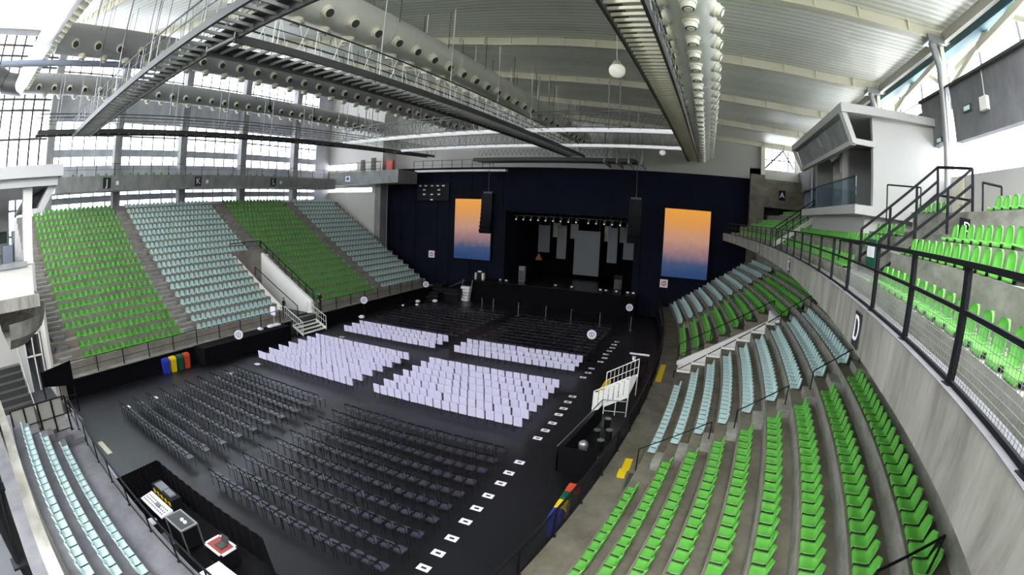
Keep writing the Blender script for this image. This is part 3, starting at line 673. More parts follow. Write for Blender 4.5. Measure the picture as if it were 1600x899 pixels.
for i, (y, z) in enumerate(((26, 18.9), (31.5, 18.6), (38, 18.4))):
    m = MB().tube((-33, y, z), (-33, y, z+1.6), .03, 5).ball((-33, y, z), .22, 8, 6)
    solo('hanging_lamp', m, 'black', 'small black lamp hanging before the left windows, %s from the camera' % nth(i+1), 'lamp', 'small lamps before the left windows')
# hangers / line arrays
for nm, x, lab in (('l', -22.3, 'black curved speaker column hanging over the left screen edge'), ('r', -6.75, 'black speaker column hanging between the stage opening and the right screen')):
    t = thing('line_array', lab, 'speaker', (x, 47, 7.9), 'hanging speaker columns')
    for i in range(10):
        z = 12.0-i*.42; dy = -.012*i*i*.5; tl = .02*i
        m = MB(); m.hexa([(x-.62, 46.6+dy+tl, z-.43), (x+.62, 46.6+dy+tl, z-.43), (x+.5, 47.5+dy, z-.43), (x-.5, 47.5+dy, z-.43)], [(x-.62, 46.6+dy, z), (x+.62, 46.6+dy, z), (x+.5, 47.5+dy, z-.02), (x-.5, 47.5+dy, z-.02)])
        m.build('cabinet', 'black', t)
    MB().box(x-.5, 46.8, 12.02, x+.5, 47.3, 12.2).tube((x, 47, 12.1), (x, 47, 15.6), .03, 6).build('rigging_frame', 'dark', t)
# ================================================================== STAGE
solo('stage_deck', B(-25.7, 49.0, 0, -6.5, 51, 2.3).box(-21.9, 51, 0, -7.3, 62, 2.3), 'stagefloor', 'black raised stage deck in front of the dark opening', 'stage')
solo('stage_skirt', MB().hexa([(-25.75, 48.94, 0), (-6.45, 48.94, 0), (-6.45, 48.99, 0), (-25.75, 48.99, 0)], [(-25.75, 48.94, 2.25), (-6.45, 48.94, 2.25), (-6.45, 48.99, 2.25), (-25.75, 48.99, 2.25)]), 'drape', 'black skirt cloth along the stage front', 'skirt')
for x0, x1, lab, zx in ((-28.3, -23.6, 'tall screen with an orange to blue picture left of the stage', 0), (-4.18, .62, 'tall screen with an orange to blue picture right of the stage', 0)):
    t = thing('led_screen', lab, 'screen', ((x0+x1)/2, 50.7, 4.45))
    bd = B(x0-.08, 50.66, 4.38, x1+.08, 50.94, 11.52).build('frame', 'black', t); B(x0, 50.63, 4.45, x1, 50.655, 11.45).build('screen_panel', 'screen', bd)
for i, (x0, x1, z0, z1, y, c, lab) in enumerate([(-15.7, -12.5, 2.75, 8.2, 58, 'panel', 'widest grey scenery panel at the middle of the stage'), (-20.4, -18.9, 5.2, 8.6, 58, 'panel', 'leftmost grey scenery panel in the stage opening'), (-17.95, -16.75, 4.55, 8.7, 58, 'panel', 'narrow grey panel just left of the widest stage panel'), (-11.55, -10.35, 4.55, 8.8, 58, 'panel', 'narrow grey panel just right of the widest stage panel'), (-9.6, -8.2, 5.1, 8.9, 58, 'panel', 'rightmost grey scenery panel in the stage opening'),
        (-19.0, -18.0, 7.1, 8.9, 59.5, 'ltgrey', 'short pale panel behind, leftmost of four in the stage'), (-16.7, -15.7, 7.05, 8.9, 59.5, 'ltgrey', 'short pale panel behind, left of the widest stage panel'), (-12.3, -11.5, 7.0, 8.9, 59.5, 'ltgrey', 'short pale panel behind, right of the widest stage panel'), (-10.4, -9.5, 7.0, 8.9, 59.5, 'ltgrey', 'short pale panel behind, rightmost of four in the stage')]):
    solo('scenery_panel', B(x0, y, z0, x1, y+.06, z1).tube((x0+.1, y+.03, z1), (x0+.1, y+.03, 10.2), .02, 5).tube((x1-.1, y+.03, z1), (x1-.1, y+.03, 10.2), .02, 5), c, lab, 'panel', 'hanging scenery panels on stage')
solo('stage_backcloth', B(-21.8, 61.5, 2.3, -7.4, 61.55, 10.1), 'drape', 'black cloth across the back of the stage', 'curtain')
t = thing('lamp_bar', 'bar of small stage lamps across the top of the stage opening', 'lamp bar', (-14.4, 52, 9.2))
MB().tube((-21.5, 52, 9.75), (-7.6, 52, 9.75), .05, 6).build('pipe', 'dark', t)
for i in range(16):
    x = -21+i*.88+(.5 if i > 8 else 0); m = MB().tube((x, 52.1, 9.6), (x, 51.8, 9.3), .11, 8).tube((x, 52, 9.75), (x, 52, 9.55), .025, 5); m.tube((x, 51.79, 9.29), (x, 51.78, 9.28), .1, 8, mi=1)
    m.build('stage_lamp', ['steel', 'stagelamp'], t)
def amp(x, y, z, w, d, h, lab, nm='amplifier', col='black'):
    m = B(x-w/2, y-d/2, z, x+w/2, y+d/2, z+h); m.box(x-w/2+.05, y-d/2-.02, z+.06, x+w/2-.05, y-d/2, z+h*.72, 1).tube((x-.2, y, z+h), (x+.2, y, z+h+.03), .02, 5)
    solo(nm, m, [col, 'dark'], lab, 'amplifier')
amp(-9.0, 52.6, 2.3, .9, .6, 1.5, 'grey cabinet at the right of the stage'); amp(-19.9, 51.6, 2.3, .7, .5, 1.7, 'pale grey case standing at the left of the stage', 'equipment_case', 'panel')
solo('stage_cone', MB().tube((-19.9, 57, 4.3), (-19.9, 57, 5.1), .45, 14, r2=.05).tube((-19.9, 57, 2.3), (-19.9, 57, 4.3), .03, 6, mi=1), ['orange', 'black'], 'small orange cone shaped lamp at the left of the stage', 'lamp')
for i, x in enumerate((-21.6, -20.9, -15.2, -13.4, -10.3, -9.7, -8.6, -7.4, -6.8)):
    m = MB().hexa([(x-.25, 49.3, 2.3), (x+.25, 49.3, 2.3), (x+.25, 49.75, 2.3), (x-.25, 49.75, 2.3)], [(x-.25, 49.5, 2.62), (x+.25, 49.5, 2.62), (x+.25, 49.75, 2.62), (x-.25, 49.75, 2.62)]).box(x-.12, 49.32, 2.5, x+.12, 49.4, 2.64, 1)
    solo('floor_monitor', m, ['black', 'paper'], 'small monitor wedge on the stage front edge, %s from the left' % nth(i+1), 'monitor', 'monitors on the stage edge')
t = thing('white_steps', 'white panelled steps leaning at the left end of the stage', 'steps', (-25.4, 48.4, 0))
m = MB()
for i in range(5): m.box(-26, 48.9-i*.1-.6, .32*(4-i), -24.9, 48.9-.1*i, .32*(5-i)-.05)
m.build('treads', 'whitemetal', t); MB().tube((-26.05, 48.3, 0), (-26.05, 48.9, 2.3), .03, 6).tube((-24.85, 48.3, 0), (-24.85, 48.9, 2.3), .03, 6).build('handrail', 'steel', t)
for i, (x, y) in enumerate(((-21.5, 44.6), (-20.3, 44.8), (-17.3, 44.2), (-14.4, 44.1), (-11.8, 43.9), (-9.0, 43.9), (-6.0, 43.6))):
    m = MB().tube((x, y, 0), (x, y, .03), .2, 14).tube((x, y, .03), (x, y, 1.25), .035, 8).ball((x, y, 1.27), .05, 8, 6)
    solo('barrier_post', m, 'steel', 'silver barrier post before the stage, %s from the left' % nth(i+1), 'post', 'silver posts before the stage')
# signs
def round_sign(x, y, z, nrm, lab, pole=True, r=.34):
    t = thing('round_sign', lab, 'sign', (x, y, 0 if pole else z), 'round white signs')
    n = Vector(nrm).normalized(); c = Vector((x, y, z))
    bd = MB().tube(c, c+n*.03, r, 24).build('disc', 'paper', t); MB().tube(c+n*.031, c+n*.036, r*.55, 20).tube(c+n*.037, c+n*.04, r*.4, 20, mi=1).box(c.x-.05, c.y-.05, c.z-.08, c.x+.05, c.y+.05, c.z+.08).build('emblem', ['emblemblue', 'paper'], bd)
    if pole: MB().tube((x-n.x*.05, y-n.y*.05, 0), (x-n.x*.05, y-n.y*.05, z+.2), .025, 6).tube((x, y, 0), (x, y, .03), .22, 12).build('pole', 'black', t)
TC = lambda x, y: (-x, -y, 2)
for x, y, z, l in ((-29.0, 20.0, 1.55, 'round white sign nearest, by the black draped pen on the left'), (-29.2, 35, 1.7, 'round white sign below the second green block on the left'), (-29.3, 46.1, 1.75, 'round white sign at the foot of the far pale block'), (-7.27, 33.0, 1.95, 'round white sign above the front right black chairs'), (-6.4, 44.6, 1.95, 'round white sign near the right end of the stage')):
    round_sign(x, y, z, TC(x, y), l)
for x, z, l in ((-31.6, 4.65, 'square white notice on the black wall left of the stage'), (-3.85, 3.65, 'square white notice on the black wall under the right screen')):
    t = thing('notice', l, 'sign', (x, 50.9, z-.42)); bd = B(x-.42, 50.9, z-.42, x+.42, 50.95, z+.42).build('board', 'paper', t)
    MB().tube((x, 50.895, z), (x, 50.89, z), .26, 18).tube((x, 50.889, z), (x, 50.885, z), .17, 18, mi=1).box(x-.04, 50.88, z-.2, x+.04, 50.884, z+.2).build('emblem', ['binred', 'paper'], bd)
t = thing('scoreboard', 'dark scoreboard with pale markings high on the black wall at left', 'scoreboard', (-32, 50.9, 11.2))
B(-33.8, 50.75, 11.2, -29.3, 50.95, 13.3).build('board', 'black', t); m = MB()
for x, z in ((-33.4, 13.0), (-32.6, 13.0), (-31.7, 13.0), (-30.9, 13.0), (-30.1, 13.0), (-32.8, 12.5), (-30.7, 12.5), (-32.8, 11.95), (-31.7, 11.95), (-30.7, 11.95), (-31.7, 11.3)): m.box(x-.18, 50.73, z-.08, x+.18, 50.75, z+.08)
m.build('markings', 'paper', t)
# ================================================================== RAILINGS
def railing(name, label, pts, h, posts_at=None, mids=(), r=.03, pr=.03, base=0.0, mtl='black', square=False, group='railings', cap=None):
    """pts: polyline of base points; posts at every point in posts_at (default all)"""
    t = thing(name, label, 'railing', pts[0], group); m = MB(); up = lambda p, z: (p[0], p[1], p[2]+z)
    for a, b in zip(pts, pts[1:]):
        (m.bar(up(a, h), up(b, h), r*2.2, r*1.6) if square else m.tube(up(a, h), up(b, h), r, 8))
    m.build('top_rail', mtl, t)
    for q in mids:
        m = MB()
        for a, b in zip(pts, pts[1:]): (m.bar(up(a, q), up(b, q), r*1.3, r*1.3) if square else m.tube(up(a, q), up(b, q), r*.6, 6))
        m.build('mid_rail', mtl, t)
    for p in (posts_at if posts_at is not None else pts):
        m = MB(); (m.bar(up(p, base), up(p, h), pr*1.6, pr*2.4) if square else m.tube(up(p, base), up(p, h), pr, 8)); m.box(p[0]-pr*2, p[1]-pr*2, p[2]+base, p[0]+pr*2, p[1]+pr*2, p[2]+base+.015)
        m.build('post', mtl, t)
    return t
ys = [.9, 2.0, 3.7, 5.4, 7.35, 9.7]+[11.7+2.0*i for i in range(19)]
bal = railing('balcony_railing', 'black railing along the top of the curved right balcony', [(BXY(y)+.1, y, 9.42) for y in ys], 1.0, mids=(.03, .62), r=.032, pr=.033, square=True)
m = MB()
yy = np.arange(1.2, 9.6, .062)
for y in yy: m.bar((BXY(y)+.13, y, 9.46), (BXY(y)+.13, y, 10.02), .005)
for z in np.arange(9.5, 10.02, .062): 
    for a, b in zip(yy[::10], yy[10::10]): m.bar((BXY(a)+.13, a, z), (BXY(b)+.13, b, z), .005)
o = m.build('mesh_panel', 'steel', bal)
ys = [3+2.1*i for i in range(24)]
railing('fence_railing', 'black fence between the right stand walkway and the dark floor', [(AX(-2.05, y), y, 1.2) for y in ys], 1.0, mids=(.06,), r=.04, pr=.035)
m = MB(); arcwall(m, -2.12, -2.09, .02, 1.22, 2, 52, 40, radial=False); solo('fence_drape', m, 'drape', 'black cloth hung below the fence of the right stand', 'drape'); m = MB(); arcwall(m, -2.11, -2.10, 1.24, 2.14, 2, 52, 40, radial=False); solo('fence_mesh', m, 'mesh', 'see-through dark mesh stretched on the fence of the right stand', 'mesh')
ys = [6.6+2.08*i for i in range(10)]
railing('fence_railing', 'thin black fence in front of the first blocks of the left stand', [(-30.3, y, 1.2) for y in ys], 1.05, mids=(.55,), r=.025, pr=.04)
railing('fence_railing', 'thin black fence in front of the far blocks of the left stand', [(-30.3, 30.2+2.08*i, 1.2) for i in range(9)], 1.05, mids=(.55,), r=.025, pr=.04)
solo('kerb_drape', B(-30.27, 6, 0, -30.22, 26.4, 1.15).box(-30.27, 29.8, 0, -30.22, 49, 1.15), 'drape', 'black cloth covering the kerb under the left stand', 'drape')
solo('kerb_edge', B(-30.9, 6, 1.2, -30.15, 26.4, 1.26).box(-30.9, 29.8, 1.2, -30.15, 49, 1.26), 'riser', 'pale kerb edge along the foot of the left stand', 'kerb')
xs = [-24.5+1.9*i for i in range(10)]
railing('fence_railing', 'black fence in front of the seats at bottom left', [(x, 3.7+.0018*x*x, 1.2) for x in xs], 1.0, mids=(.1,), r=.04, pr=.03)
m = MB()
for a, b in zip(xs, xs[1:]): m.bar((a, 3.72+.0018*a*a, .55), (b, 3.72+.0018*b*b, .55), .02, 1.1)
solo('fence_drape', m, 'drape', 'black cloth under the fence at bottom left', 'drape')
railing('balcony_railing', 'thin dark railing on the left upper balcony over the strip windows', [(-44.0, 9.6+2.05*i, 13.9) for i in range(19)], 1.05, mids=(.55,), r=.022, pr=.03)
railing('walkway_railing', 'thin dark railing on the walkway above the black stage wall', [(-34.3+1.35*i, 50.5, 14.9) for i in range(9)], 1.15, mids=(.6,), r=.025, pr=.03)
solo('walkway', B(-34, 50.3, 14.65, -21.9, 52.4, 14.9), 'whitemetal', 'pale walkway slab on top of the black wall left of the stage', 'walkway')
railing('balcony_railing', 'dark railing at the far end of the left upper balcony', [(-43.6+2.4*i, 46.4, 14.75) for i in range(4)], 1.05, mids=(.55,), r=.022, pr=.03)
m = MB(); vs = []
rp = [(x, PARY(x)-.3, 8.7) for x in (-10, -8, -6.4, -5, -3.8, -2.8)]
bk = railing('balcony_railing', 'dark meshed railing behind the concrete parapet at the left edge', rp, .8, mids=(.05, .4), r=.03, pr=.03)
m = MB()
for a, b in zip(rp, rp[1:]): m.hexa([(a[0], a[1]-.02, 8.3), (b[0], b[1]-.02, 8.3), (b[0], b[1], 8.3), (a[0], a[1], 8.3)], [(a[0], a[1]-.02, 9.4), (b[0], b[1]-.02, 9.4), (b[0], b[1], 9.4), (a[0], a[1], 9.4)])
m.build('mesh_panel', 'black', bk)
def hand(label, pts, r=.022):
    t = thing('handrail', label, 'handrail', pts[0], 'aisle handrails'); MB().path(pts, r, 8).build('rail', 'black', t); return t
def aisle(y0, k0, k1, label):
    a, b = APT(RIS+.83*k0-.15, y0), APT(RIS+.83*k1-.15, y0); za, zb = TR(k0-1), TR(k1-1)
    hand(label, [(a[0], a[1], za), (a[0], a[1], za+.95), (b[0], b[1], zb+.95), (b[0], b[1], zb)])
aisle(16.3, 0, 3, 'bent black handrail in the lowest aisle steps, beside the first pale seats'); aisle(16.3, 4, 6, 'black handrail half way up the aisle between green and pale seats'); aisle(16.5, 7, 9, 'black handrail at the top of the aisle between green and pale seats')
hand('black handrail in the bottom right corner below the nearest green seats', [(2.55, 4.35, 5.3), (2.85, 4.4, 6.9), (4.35, 5.22, 6.8), (4.3, 5.1, 5.9)], .025); aisle(26.9, 7, 9, 'black handrail above the white entrance of the right stand')
for k, y in ((9, 17.1), (9, 16.2), (9, 27.3)):
    a = APT(7.3, y); solo('stub_post', MB().tube((a[0], a[1], TR(9)), (a[0], a[1], TR(9)+.9), .03, 8), 'black', 'short black post at the foot of the balcony wall, %.0f' % y if 0 else 'short black post below the balcony wall, '+('beside the pale seats' if y == 17.1 else 'beside the green seats' if y == 16.2 else 'above the white entrance'), 'post')
# guard rails round the white entrances
a = [APT(-.85+i*1.0, 31.15) for i in range(7)]
railing('entrance_railing', 'black sloping guard rail on the white entrance of the right stand', [(p[0], p[1], 1.4+.57*i) for i, p in enumerate(a)], 1.1, posts_at=[(a[i][0], a[i][1], 1.4+.57*i) for i in (0, 2, 4, 6)], mids=(.35,), r=.03, pr=.03)
a = [APT(-.95+i*1.0, 28.05) for i in range(7)]
hand('black inner handrail of the white entrance in the right stand', [(a[0][0], a[0][1], 1.2), (a[0][0], a[0][1], 1.6), (a[6][0], a[6][1], 5.6), (a[6][0], a[6][1], 4.6)], .03)
railing('entrance_railing', 'black sloping guard rail on the white entrance of the left stand', [(-31.0-.95*i, 30.0, 2.2+.51*i) for i in range(9)], .9, mids=(.45,), r=.04, pr=.04)
railing('entrance_railing', 'black guard rail across the head of the white entrance in the left stand', [(-38.7, 26.2, 6.3), (-38.7, 28, 6.3), (-38.7, 30, 6.3)], .9, mids=(.45,), r=.04, pr=.04)
hand('dark handrail inside the white entrance of the left stand', [(-31, 28, 1.2), (-31, 28, 2.1), (-37, 28, 5.0), (-37, 28, 4.2)], .04)
# person standing in the left entrance
def person(x, y, z, label, shirt, legsm, ang=0):
    me = bpy.data.meshes.new('person'); t = bpy.data.objects.new('person', me); C.objects.link(t); t.location = (x, y, z); t.rotation_euler = (0, 0, ang)
    J = [(0, 0, .95, .13), (0, 0, 1.2, .135), (0, 0, 1.42, .12), (0, .01, 1.52, .055), (0, .02, 1.66, .10),
         (.1, 0, .88, .095), (.11, .02, .48, .065), (.11, -.01, .07, .045), (.12, .12, .03, .04), (-.1, 0, .88, .095), (-.12, .02, .48, .065), (-.13, -.01, .07, .045), (-.14, .12, .03, .04),
         (.2, 0, 1.38, .06), (.26, .02, 1.1, .045), (.24, .16, .9, .035), (.23, .2, .84, .03), (-.2, 0, 1.38, .06), (-.26, .02, 1.1, .045), (-.24, .16, .9, .035), (-.23, .2, .84, .03), (0, .02, 1.73, .085)]
    E_ = [(0, 1), (1, 2), (2, 3), (3, 4), (4, 21), (0, 5), (5, 6), (6, 7), (7, 8), (0, 9), (9, 10), (10, 11), (11, 12), (2, 13), (13, 14), (14, 15), (15, 16), (2, 17), (17, 18), (18, 19), (19, 20)]
    me.from_pydata([j[:3] for j in J], E_, []); 
    sk = t.modifiers.new('skin', 'SKIN'); 
    if not me.skin_vertices: bpy.context.view_layer.objects.active = t
    for i, v in enumerate(me.skin_vertices[0].data): v.radius = (J[i][3], J[i][3]*.85); v.use_root = (i == 0)
    t.modifiers.new('sub', 'SUBSURF').render_levels = 2
    dg = bpy.context.evaluated_depsgraph_get(); me2 = bpy.data.meshes.new_from_object(t.evaluated_get(dg)); t.modifiers.clear(); t.data = me2
    me2.materials.clear()
    for q in (shirt, legsm, 'skin', 'hair'): me2.materials.append(MT[q])
    for p in me2.polygons:
        c = p.center; p.use_smooth = True
        p.material_index = 1 if c.z < .93 and abs(c.x) < .21 else 2 if c.z > 1.47 or (abs(c.x) > .2 and c.z < 1.12) else 0
        if c.z > 1.7 or (c.z > 1.6 and c.y < 0): p.material_index = 3
    return tag(t, label, 'person')
MT['skin'] = mat('skin', s2l(190, 140, 112), 0.6); MT['hair'] = mat('dark_hair', s2l(40, 32, 28), 0.7); MT['shirt'] = mat('dark_shirt', s2l(36, 36, 40), 0.8); MT['whiteshirt'] = mat('white_shirt', s2l(226, 226, 230), 0.8)
person(-31.6, 26.9, 1.2, 'person in dark clothes standing in the white entrance of the left stand', 'shirt', 'shirt', -1.2)
person(-30.6, 30.4, 1.26, 'person in black standing beside the metal stair on the left', 'shirt', 'shirt', -1.6)
solo('pole_flag', MB().tube((-30.6, 24.9, 1.2), (-30.6, 24.9, 2.4), .03, 6).hexa([(-30.85, 24.7, 1.9), (-30.4, 24.9, 1.9), (-30.4, 24.95, 1.9), (-30.85, 24.75, 1.9)], [(-30.8, 24.75, 2.6), (-30.45, 24.9, 2.6), (-30.45, 24.95, 2.6), (-30.8, 24.8, 2.6)]), 'paper', 'white cloth on a short pole beside the left white entrance', 'cloth')
# white metal stairs from the walkways to the floor
def wstair(label, x0, x1, y0, y1, z, dirx):
    t = thing('metal_stair', label, 'stair', ((x0+x1)/2, (y0+y1)/2, 0), 'white metal stairs'); n = 6; m = MB()
    for i in range(n):
        xa = x0+(x1-x0)*i/n; xb = x0+(x1-x0)*(i+1)/n; zz = z*(1-i/n) if i else z
        m.box(min(xa, xb), y0, zz-.05, max(xa, xb)+.02, y1, zz)
    m.build('treads', 'whitemetal', t)
    for y in (y0, y1):
        g = MB(); a, b = (x0, y, z), (x1, y, .15); up = lambda p, q: (p[0], p[1], p[2]+q)
        g.bar(a, b, .06, .2).tube(up(a, 1.05), up(b, 1.05), .03, 6).tube(up(a, .55), up(b, .55), .02, 6).tube((x0, y, 0), up(a, 1.05), .03, 6).tube((x1, y, 0), up(b, 1.05), .03, 6)
        for i in range(1, 8): p = Vector(a)+(Vector(b)-Vector(a))*i/8; g.tube(p, p+Vector((0, 0, 1.05)), .014, 5)
        for i in range(1, 3): p = Vector(a)+(Vector(b)-Vector(a))*i/3; g.tube((p.x, p.y, 0), p, .025, 5)
        g.build('side_rail', 'whitemetal', t)
    if dirx < 0:
        m = MB()
        for i in range(7): p = Vector((x0, y0, z))+(Vector((x1, y0, .15))-Vector((x0, y0, z)))*(i+.5)/7; m.box(p.x-.1, y0-.03, p.z+.1, p.x+.1, y0-.01, p.z+.95)
        m.build('side_boards', 'whitemetal', t)
    return t
wstair('white metal stair from the left stand down to the floor', -31.3, -29.0, 26.7, 29.5, 1.2, 1)
wstair('white metal stair with double rails by the right stand fence', -3.05, -4.9, 24.0, 27.4, 1.25, -1)
# ================================================================== UPPER RIGHT: STAIR, BOX, SIGNS
t = thing('black_stair_rail', 'black double guard rail climbing the stair on the right balcony', 'railing', (4.7, 14, 9.3))
m = MB()
for y, xa, xb, za, zb in ((14.2, 4.9, 7.7, 10.75, 12.95), (12.0, 4.7, 7.8, 10.5, 12.75)):
    for dz in (0, -.42, -.8): m = MB().bar((xa, y, za+dz), (xb, y, zb+dz), .06, .07); m.build('sloping_rail', 'black', t)
    for f_ in (0, .35, .7, 1):
        x = xa+(xb-xa)*f_; z = za+(zb-za)*f_; MB().bar((x, y, z-1.35), (x, y, z), .07, .07).build('post', 'black', t)
MB().bar((7.7, 14.2, 12.95), (7.8, 12.0, 12.75), .06, .08).bar((7.7, 14.2, 12.1), (7.8, 12, 11.9), .06, .06).build('top_rail', 'black', t)
m = MB()
for i in range(8): m.box(4.9+.42*i, 12.1, 8.75, 9.0+.01*i, 14.1, 9.3+.26*(i+1))
solo('balcony_steps', m, 'riser', 'grey concrete steps between the black guard rails on the right balcony', 'steps')
hand('tall white hooped handrail in front of the upper right window', [(9.3, 9.9, 11.25), (9.3, 9.9, 13.3), (9.6, 7.6, 13.4), (9.6, 7.6, 11.25)], .035)
hand('black hooped handrail at the top of the balcony stair', [(8.0, 11.7, 11.25), (8.0, 11.7, 12.4), (8.7, 11.6, 12.4), (8.7, 11.6, 11.25)], .035)
hand('black hooped handrail in front of the white commentary box', [(7.0, 17.3, 11.2), (7.0, 17.3, 12.5), (8.3, 16.8, 12.55), (8.3, 16.8, 11.2)], .03)
hand('low black hoop rail in front of the seats below the white box', [(5.0, 16.9, 9.2), (5.0, 16.9, 10.35), (5.1, 14.7, 10.3), (5.1, 14.7, 9.2)], .035)
solo('green_notice', B(5.05, 13.2, 9.75, 5.1, 14.0, 10.5).box(5.03, 13.3, 10.0, 5.05, 13.9, 10.3, 1), ['bingreen', 'paper'], 'green and white notice at the foot of the balcony stair', 'sign')
rl = [(AX(5.2, y), y) for y in (36, 33.5, 31)]
railing('balcony_stair_rail', 'black rail on the far balcony stair beyond the white box', [(4.9+1.0*i, 31.5, 9.4+.75*i) for i in range(4)], 1.0, mids=(.5,), r=.035, pr=.035)
railing('balcony_stair_rail', 'second black rail on the far balcony stair beyond the white box', [(4.9+1.0*i, 34.0, 9.4+.75*i) for i in range(4)], 1.0, mids=(.5,), r=.035, pr=.035)
solo('white_stringer', MB().hexa([(4.6, 30.8, 9.3), (8, 30.8, 11.6), (8, 31.1, 11.6), (4.6, 31.1, 9.3)], [(4.6, 30.8, 9.6), (8, 30.8, 11.95), (8, 31.1, 11.95), (4.6, 31.1, 9.6)]), 'white', 'white stair edge beside the far balcony stair', 'stair')
t = thing('commentary_box', 'white commentary box with a slanted roof and glass front on the right balcony', 'booth', (8, 23.5, 9.8))
B(6.75, 18.3, 11.4, 10.5, 18.55, 15.25).box(6.75, 28.6, 11.4, 10.5, 28.8, 15.2).box(9.6, 18.5, 11.4, 9.8, 28.7, 12.6).box(9.6, 18.5, 14.9, 9.8, 28.7, 15.2).box(9.6, 18.5, 12.6, 9.8, 21.4, 15).box(9.6, 26.4, 12.6, 9.8, 28.7, 15).box(6.6, 22.4, 11.7, 6.9, 22.9, 15).box(6.9, 25, 11.7, 9.7, 25.3, 15).build('walls', 'boothwhite', t)
B(5.9, 18.1, 11.35, 10.5, 28.9, 11.7).build('floor_slab', 'boothwhite', t)
MB().hexa([(5.25, 17.8, 15.05), (10.5, 18.1, 15.25), (10.5, 29, 15.2), (5.25, 29.2, 15.05)], [(5.25, 17.8, 15.4), (10.5, 18.1, 15.55), (10.5, 29, 15.5), (5.25, 29.2, 15.4)]).build('roof', 'boothwhite', t)
m = MB().bar((5.35, 18.0, 15.1), (5.85, 18.2, 14.0), .22, .25).bar((5.85, 18.2, 14.05), (6.8, 18.3, 14.05), .2, .22).bar((5.85, 18.2, 14.0), (5.85, 28.8, 14.0), .22, .2).bar((5.35, 29, 15.1), (5.85, 28.8, 14.0), .2, .22).bar((5.6, 23, 15), (6.4, 23, 14), .2, .5); m.build('fascia_frame', 'boothwhite', t)
m = MB().hexa([(5.5, 18.3, 15.0), (5.85, 18.3, 14.1), (5.85, 28.6, 14.1), (5.5, 28.6, 15.0)], [(5.55, 18.3, 15.0), (5.9, 18.3, 14.1), (5.9, 28.6, 14.1), (5.55, 28.6, 15.0)]); m.build('fascia_panel', 'grey', t)
B(5.98, 18.3, 11.7, 6.0, 28.8, 12.75).build('glass_front', 'balglass', t)
B(5.96, 18.3, 12.75, 6.02, 28.8, 12.80).build('glass_rail', 'dark', t)
B(6.5, 18.6, 9.2, 10.5, 28.4, 11.36).build('base_wall', 'boothwhite', t)
B(6.2, 22.5, 11.7, 6.8, 22.6, 13.3).box(9.3, 20, 11.7, 9.6, 21, 13.6).build('inner_door', 'riser', t)
t = thing('letter_sign', 'dark letter sign on the concrete above the far dark doorway', 'sign', (8, 49.65, 13.2)); bd = B(7.6, 49.6, 13.2, 8.3, 49.68, 14.2).build('board', 'black', t); letter('A', .8, 'paper', bd, facing((7.95, 49.59, 13.7), (0, -1, 0)))
def arc_sign(ch, y, h, lab, w=.5):
    x = BXY(y); t_ = math.asin((y-25.5)/160); n = Vector((-math.cos(t_), -math.sin(t_), 0)); t = thing('letter_sign', lab, 'sign', (x, y, 8.75), 'letter signs on the balcony fronts')
    s = Vector((n.y, -n.x, 0)); p = Vector((x, y, 8.76))+n*.012
    bd = MB().hexa([p-s*w/2, p+s*w/2, p+s*w/2+n*.02, p-s*w/2+n*.02], [q+Vector((0, 0, h)) for q in (p-s*w/2, p+s*w/2, p+s*w/2+n*.02, p-s*w/2+n*.02)]).build('board', 'signboard', t)
    letter(ch, h*1.05, 'paper', bd, facing(p+Vector((0, 0, h/2))+n*.024, n))
MT['signboard'] = mat('sign_board', s2l(28, 40, 36), 0.5)
arc_sign('D', 7.75, .56, 'dark sign with a white D on the balcony wall beside the pale seats')
arc_sign('C', 19.9, .56, 'dark sign with a white C farther along the right balcony wall'); arc_sign('B', 31.5, .56, 'dark sign with a white B far along the right balcony wall'); arc_sign('A', 43, .56, 'dark sign with a white A near the far end of the right balcony wall')
for ch, y, lab in (('J', 14.9, 'dark sign with a white J on the left balcony front'), ('K', 25.5, 'dark sign with a white K on the left balcony front'), ('L', 35.9, 'dark sign with a white L on the left balcony front')):
    t = thing('letter_sign', lab, 'sign', (-43.88, y, 12.75), 'letter signs on the balcony fronts'); bd = B(-43.9, y-.42, 12.78, -43.86, y+.42, 13.72).build('board', 'signboard', t); letter(ch, .85, 'paper', bd, facing((-43.84, y, 13.25), (1, 0, 0)))
    solo('small_notice', B(-43.9, y+1.0, 13.05, -43.86, y+1.3, 13.4), 'paper', 'small white notice right of the letter '+ch, 'sign')
solo('white_notice', B(-42, 46.36, 13.5, -41.2, 46.4, 14.2).box(-41.8, 46.34, 13.7, -41.4, 46.36, 14.05, 1), ['paper', 'blue'], 'white notice on the concrete block at the end of the left balcony', 'sign')
solo('brown_door', B(-40.4, 49.5, 14.75, -39.7, 49.58, 16.7).box(-39.85, 49.46, 15.6, -39.8, 49.5, 15.75), 'conc', 'brown door at the far end of the left balcony, beside the red cabinet', 'door'); solo('brown_door', B(-42.2, 49.5, 14.75, -41.6, 49.58, 16.5).box(-41.75, 49.46, 15.6, -41.7, 49.5, 15.75), 'conc', 'narrow brown door on the white wall over the left concrete block', 'door')
solo('red_cabinet', B(-38.2, 49.9, 14.76, -37.2, 50.3, 16.3).box(-38.1, 49.88, 14.9, -37.3, 49.9, 16.2), 'binred', 'red hose cabinet at the far end of the left balcony', 'cabinet')
t = thing('stair_sign', 'black sign reading D2 beside the balcony stair', 'sign', (7.6, 12.05, 11.0)); bd = B(7.3, 11.93, 10.95, 8.0, 11.97, 11.4).build('board', 'black', t); letter('D2', .36, 'paper', bd, facing((7.65, 11.92, 11.17), (0, -1, 0)))
solo('exit_sign', B(9.68, 14.75, 15.25, 9.75, 15.35, 15.5).box(9.67, 14.82, 15.3, 9.68, 15.28, 15.45, 1), ['bingreen', 'paper'], 'green exit sign high on the right concrete beam', 'sign')
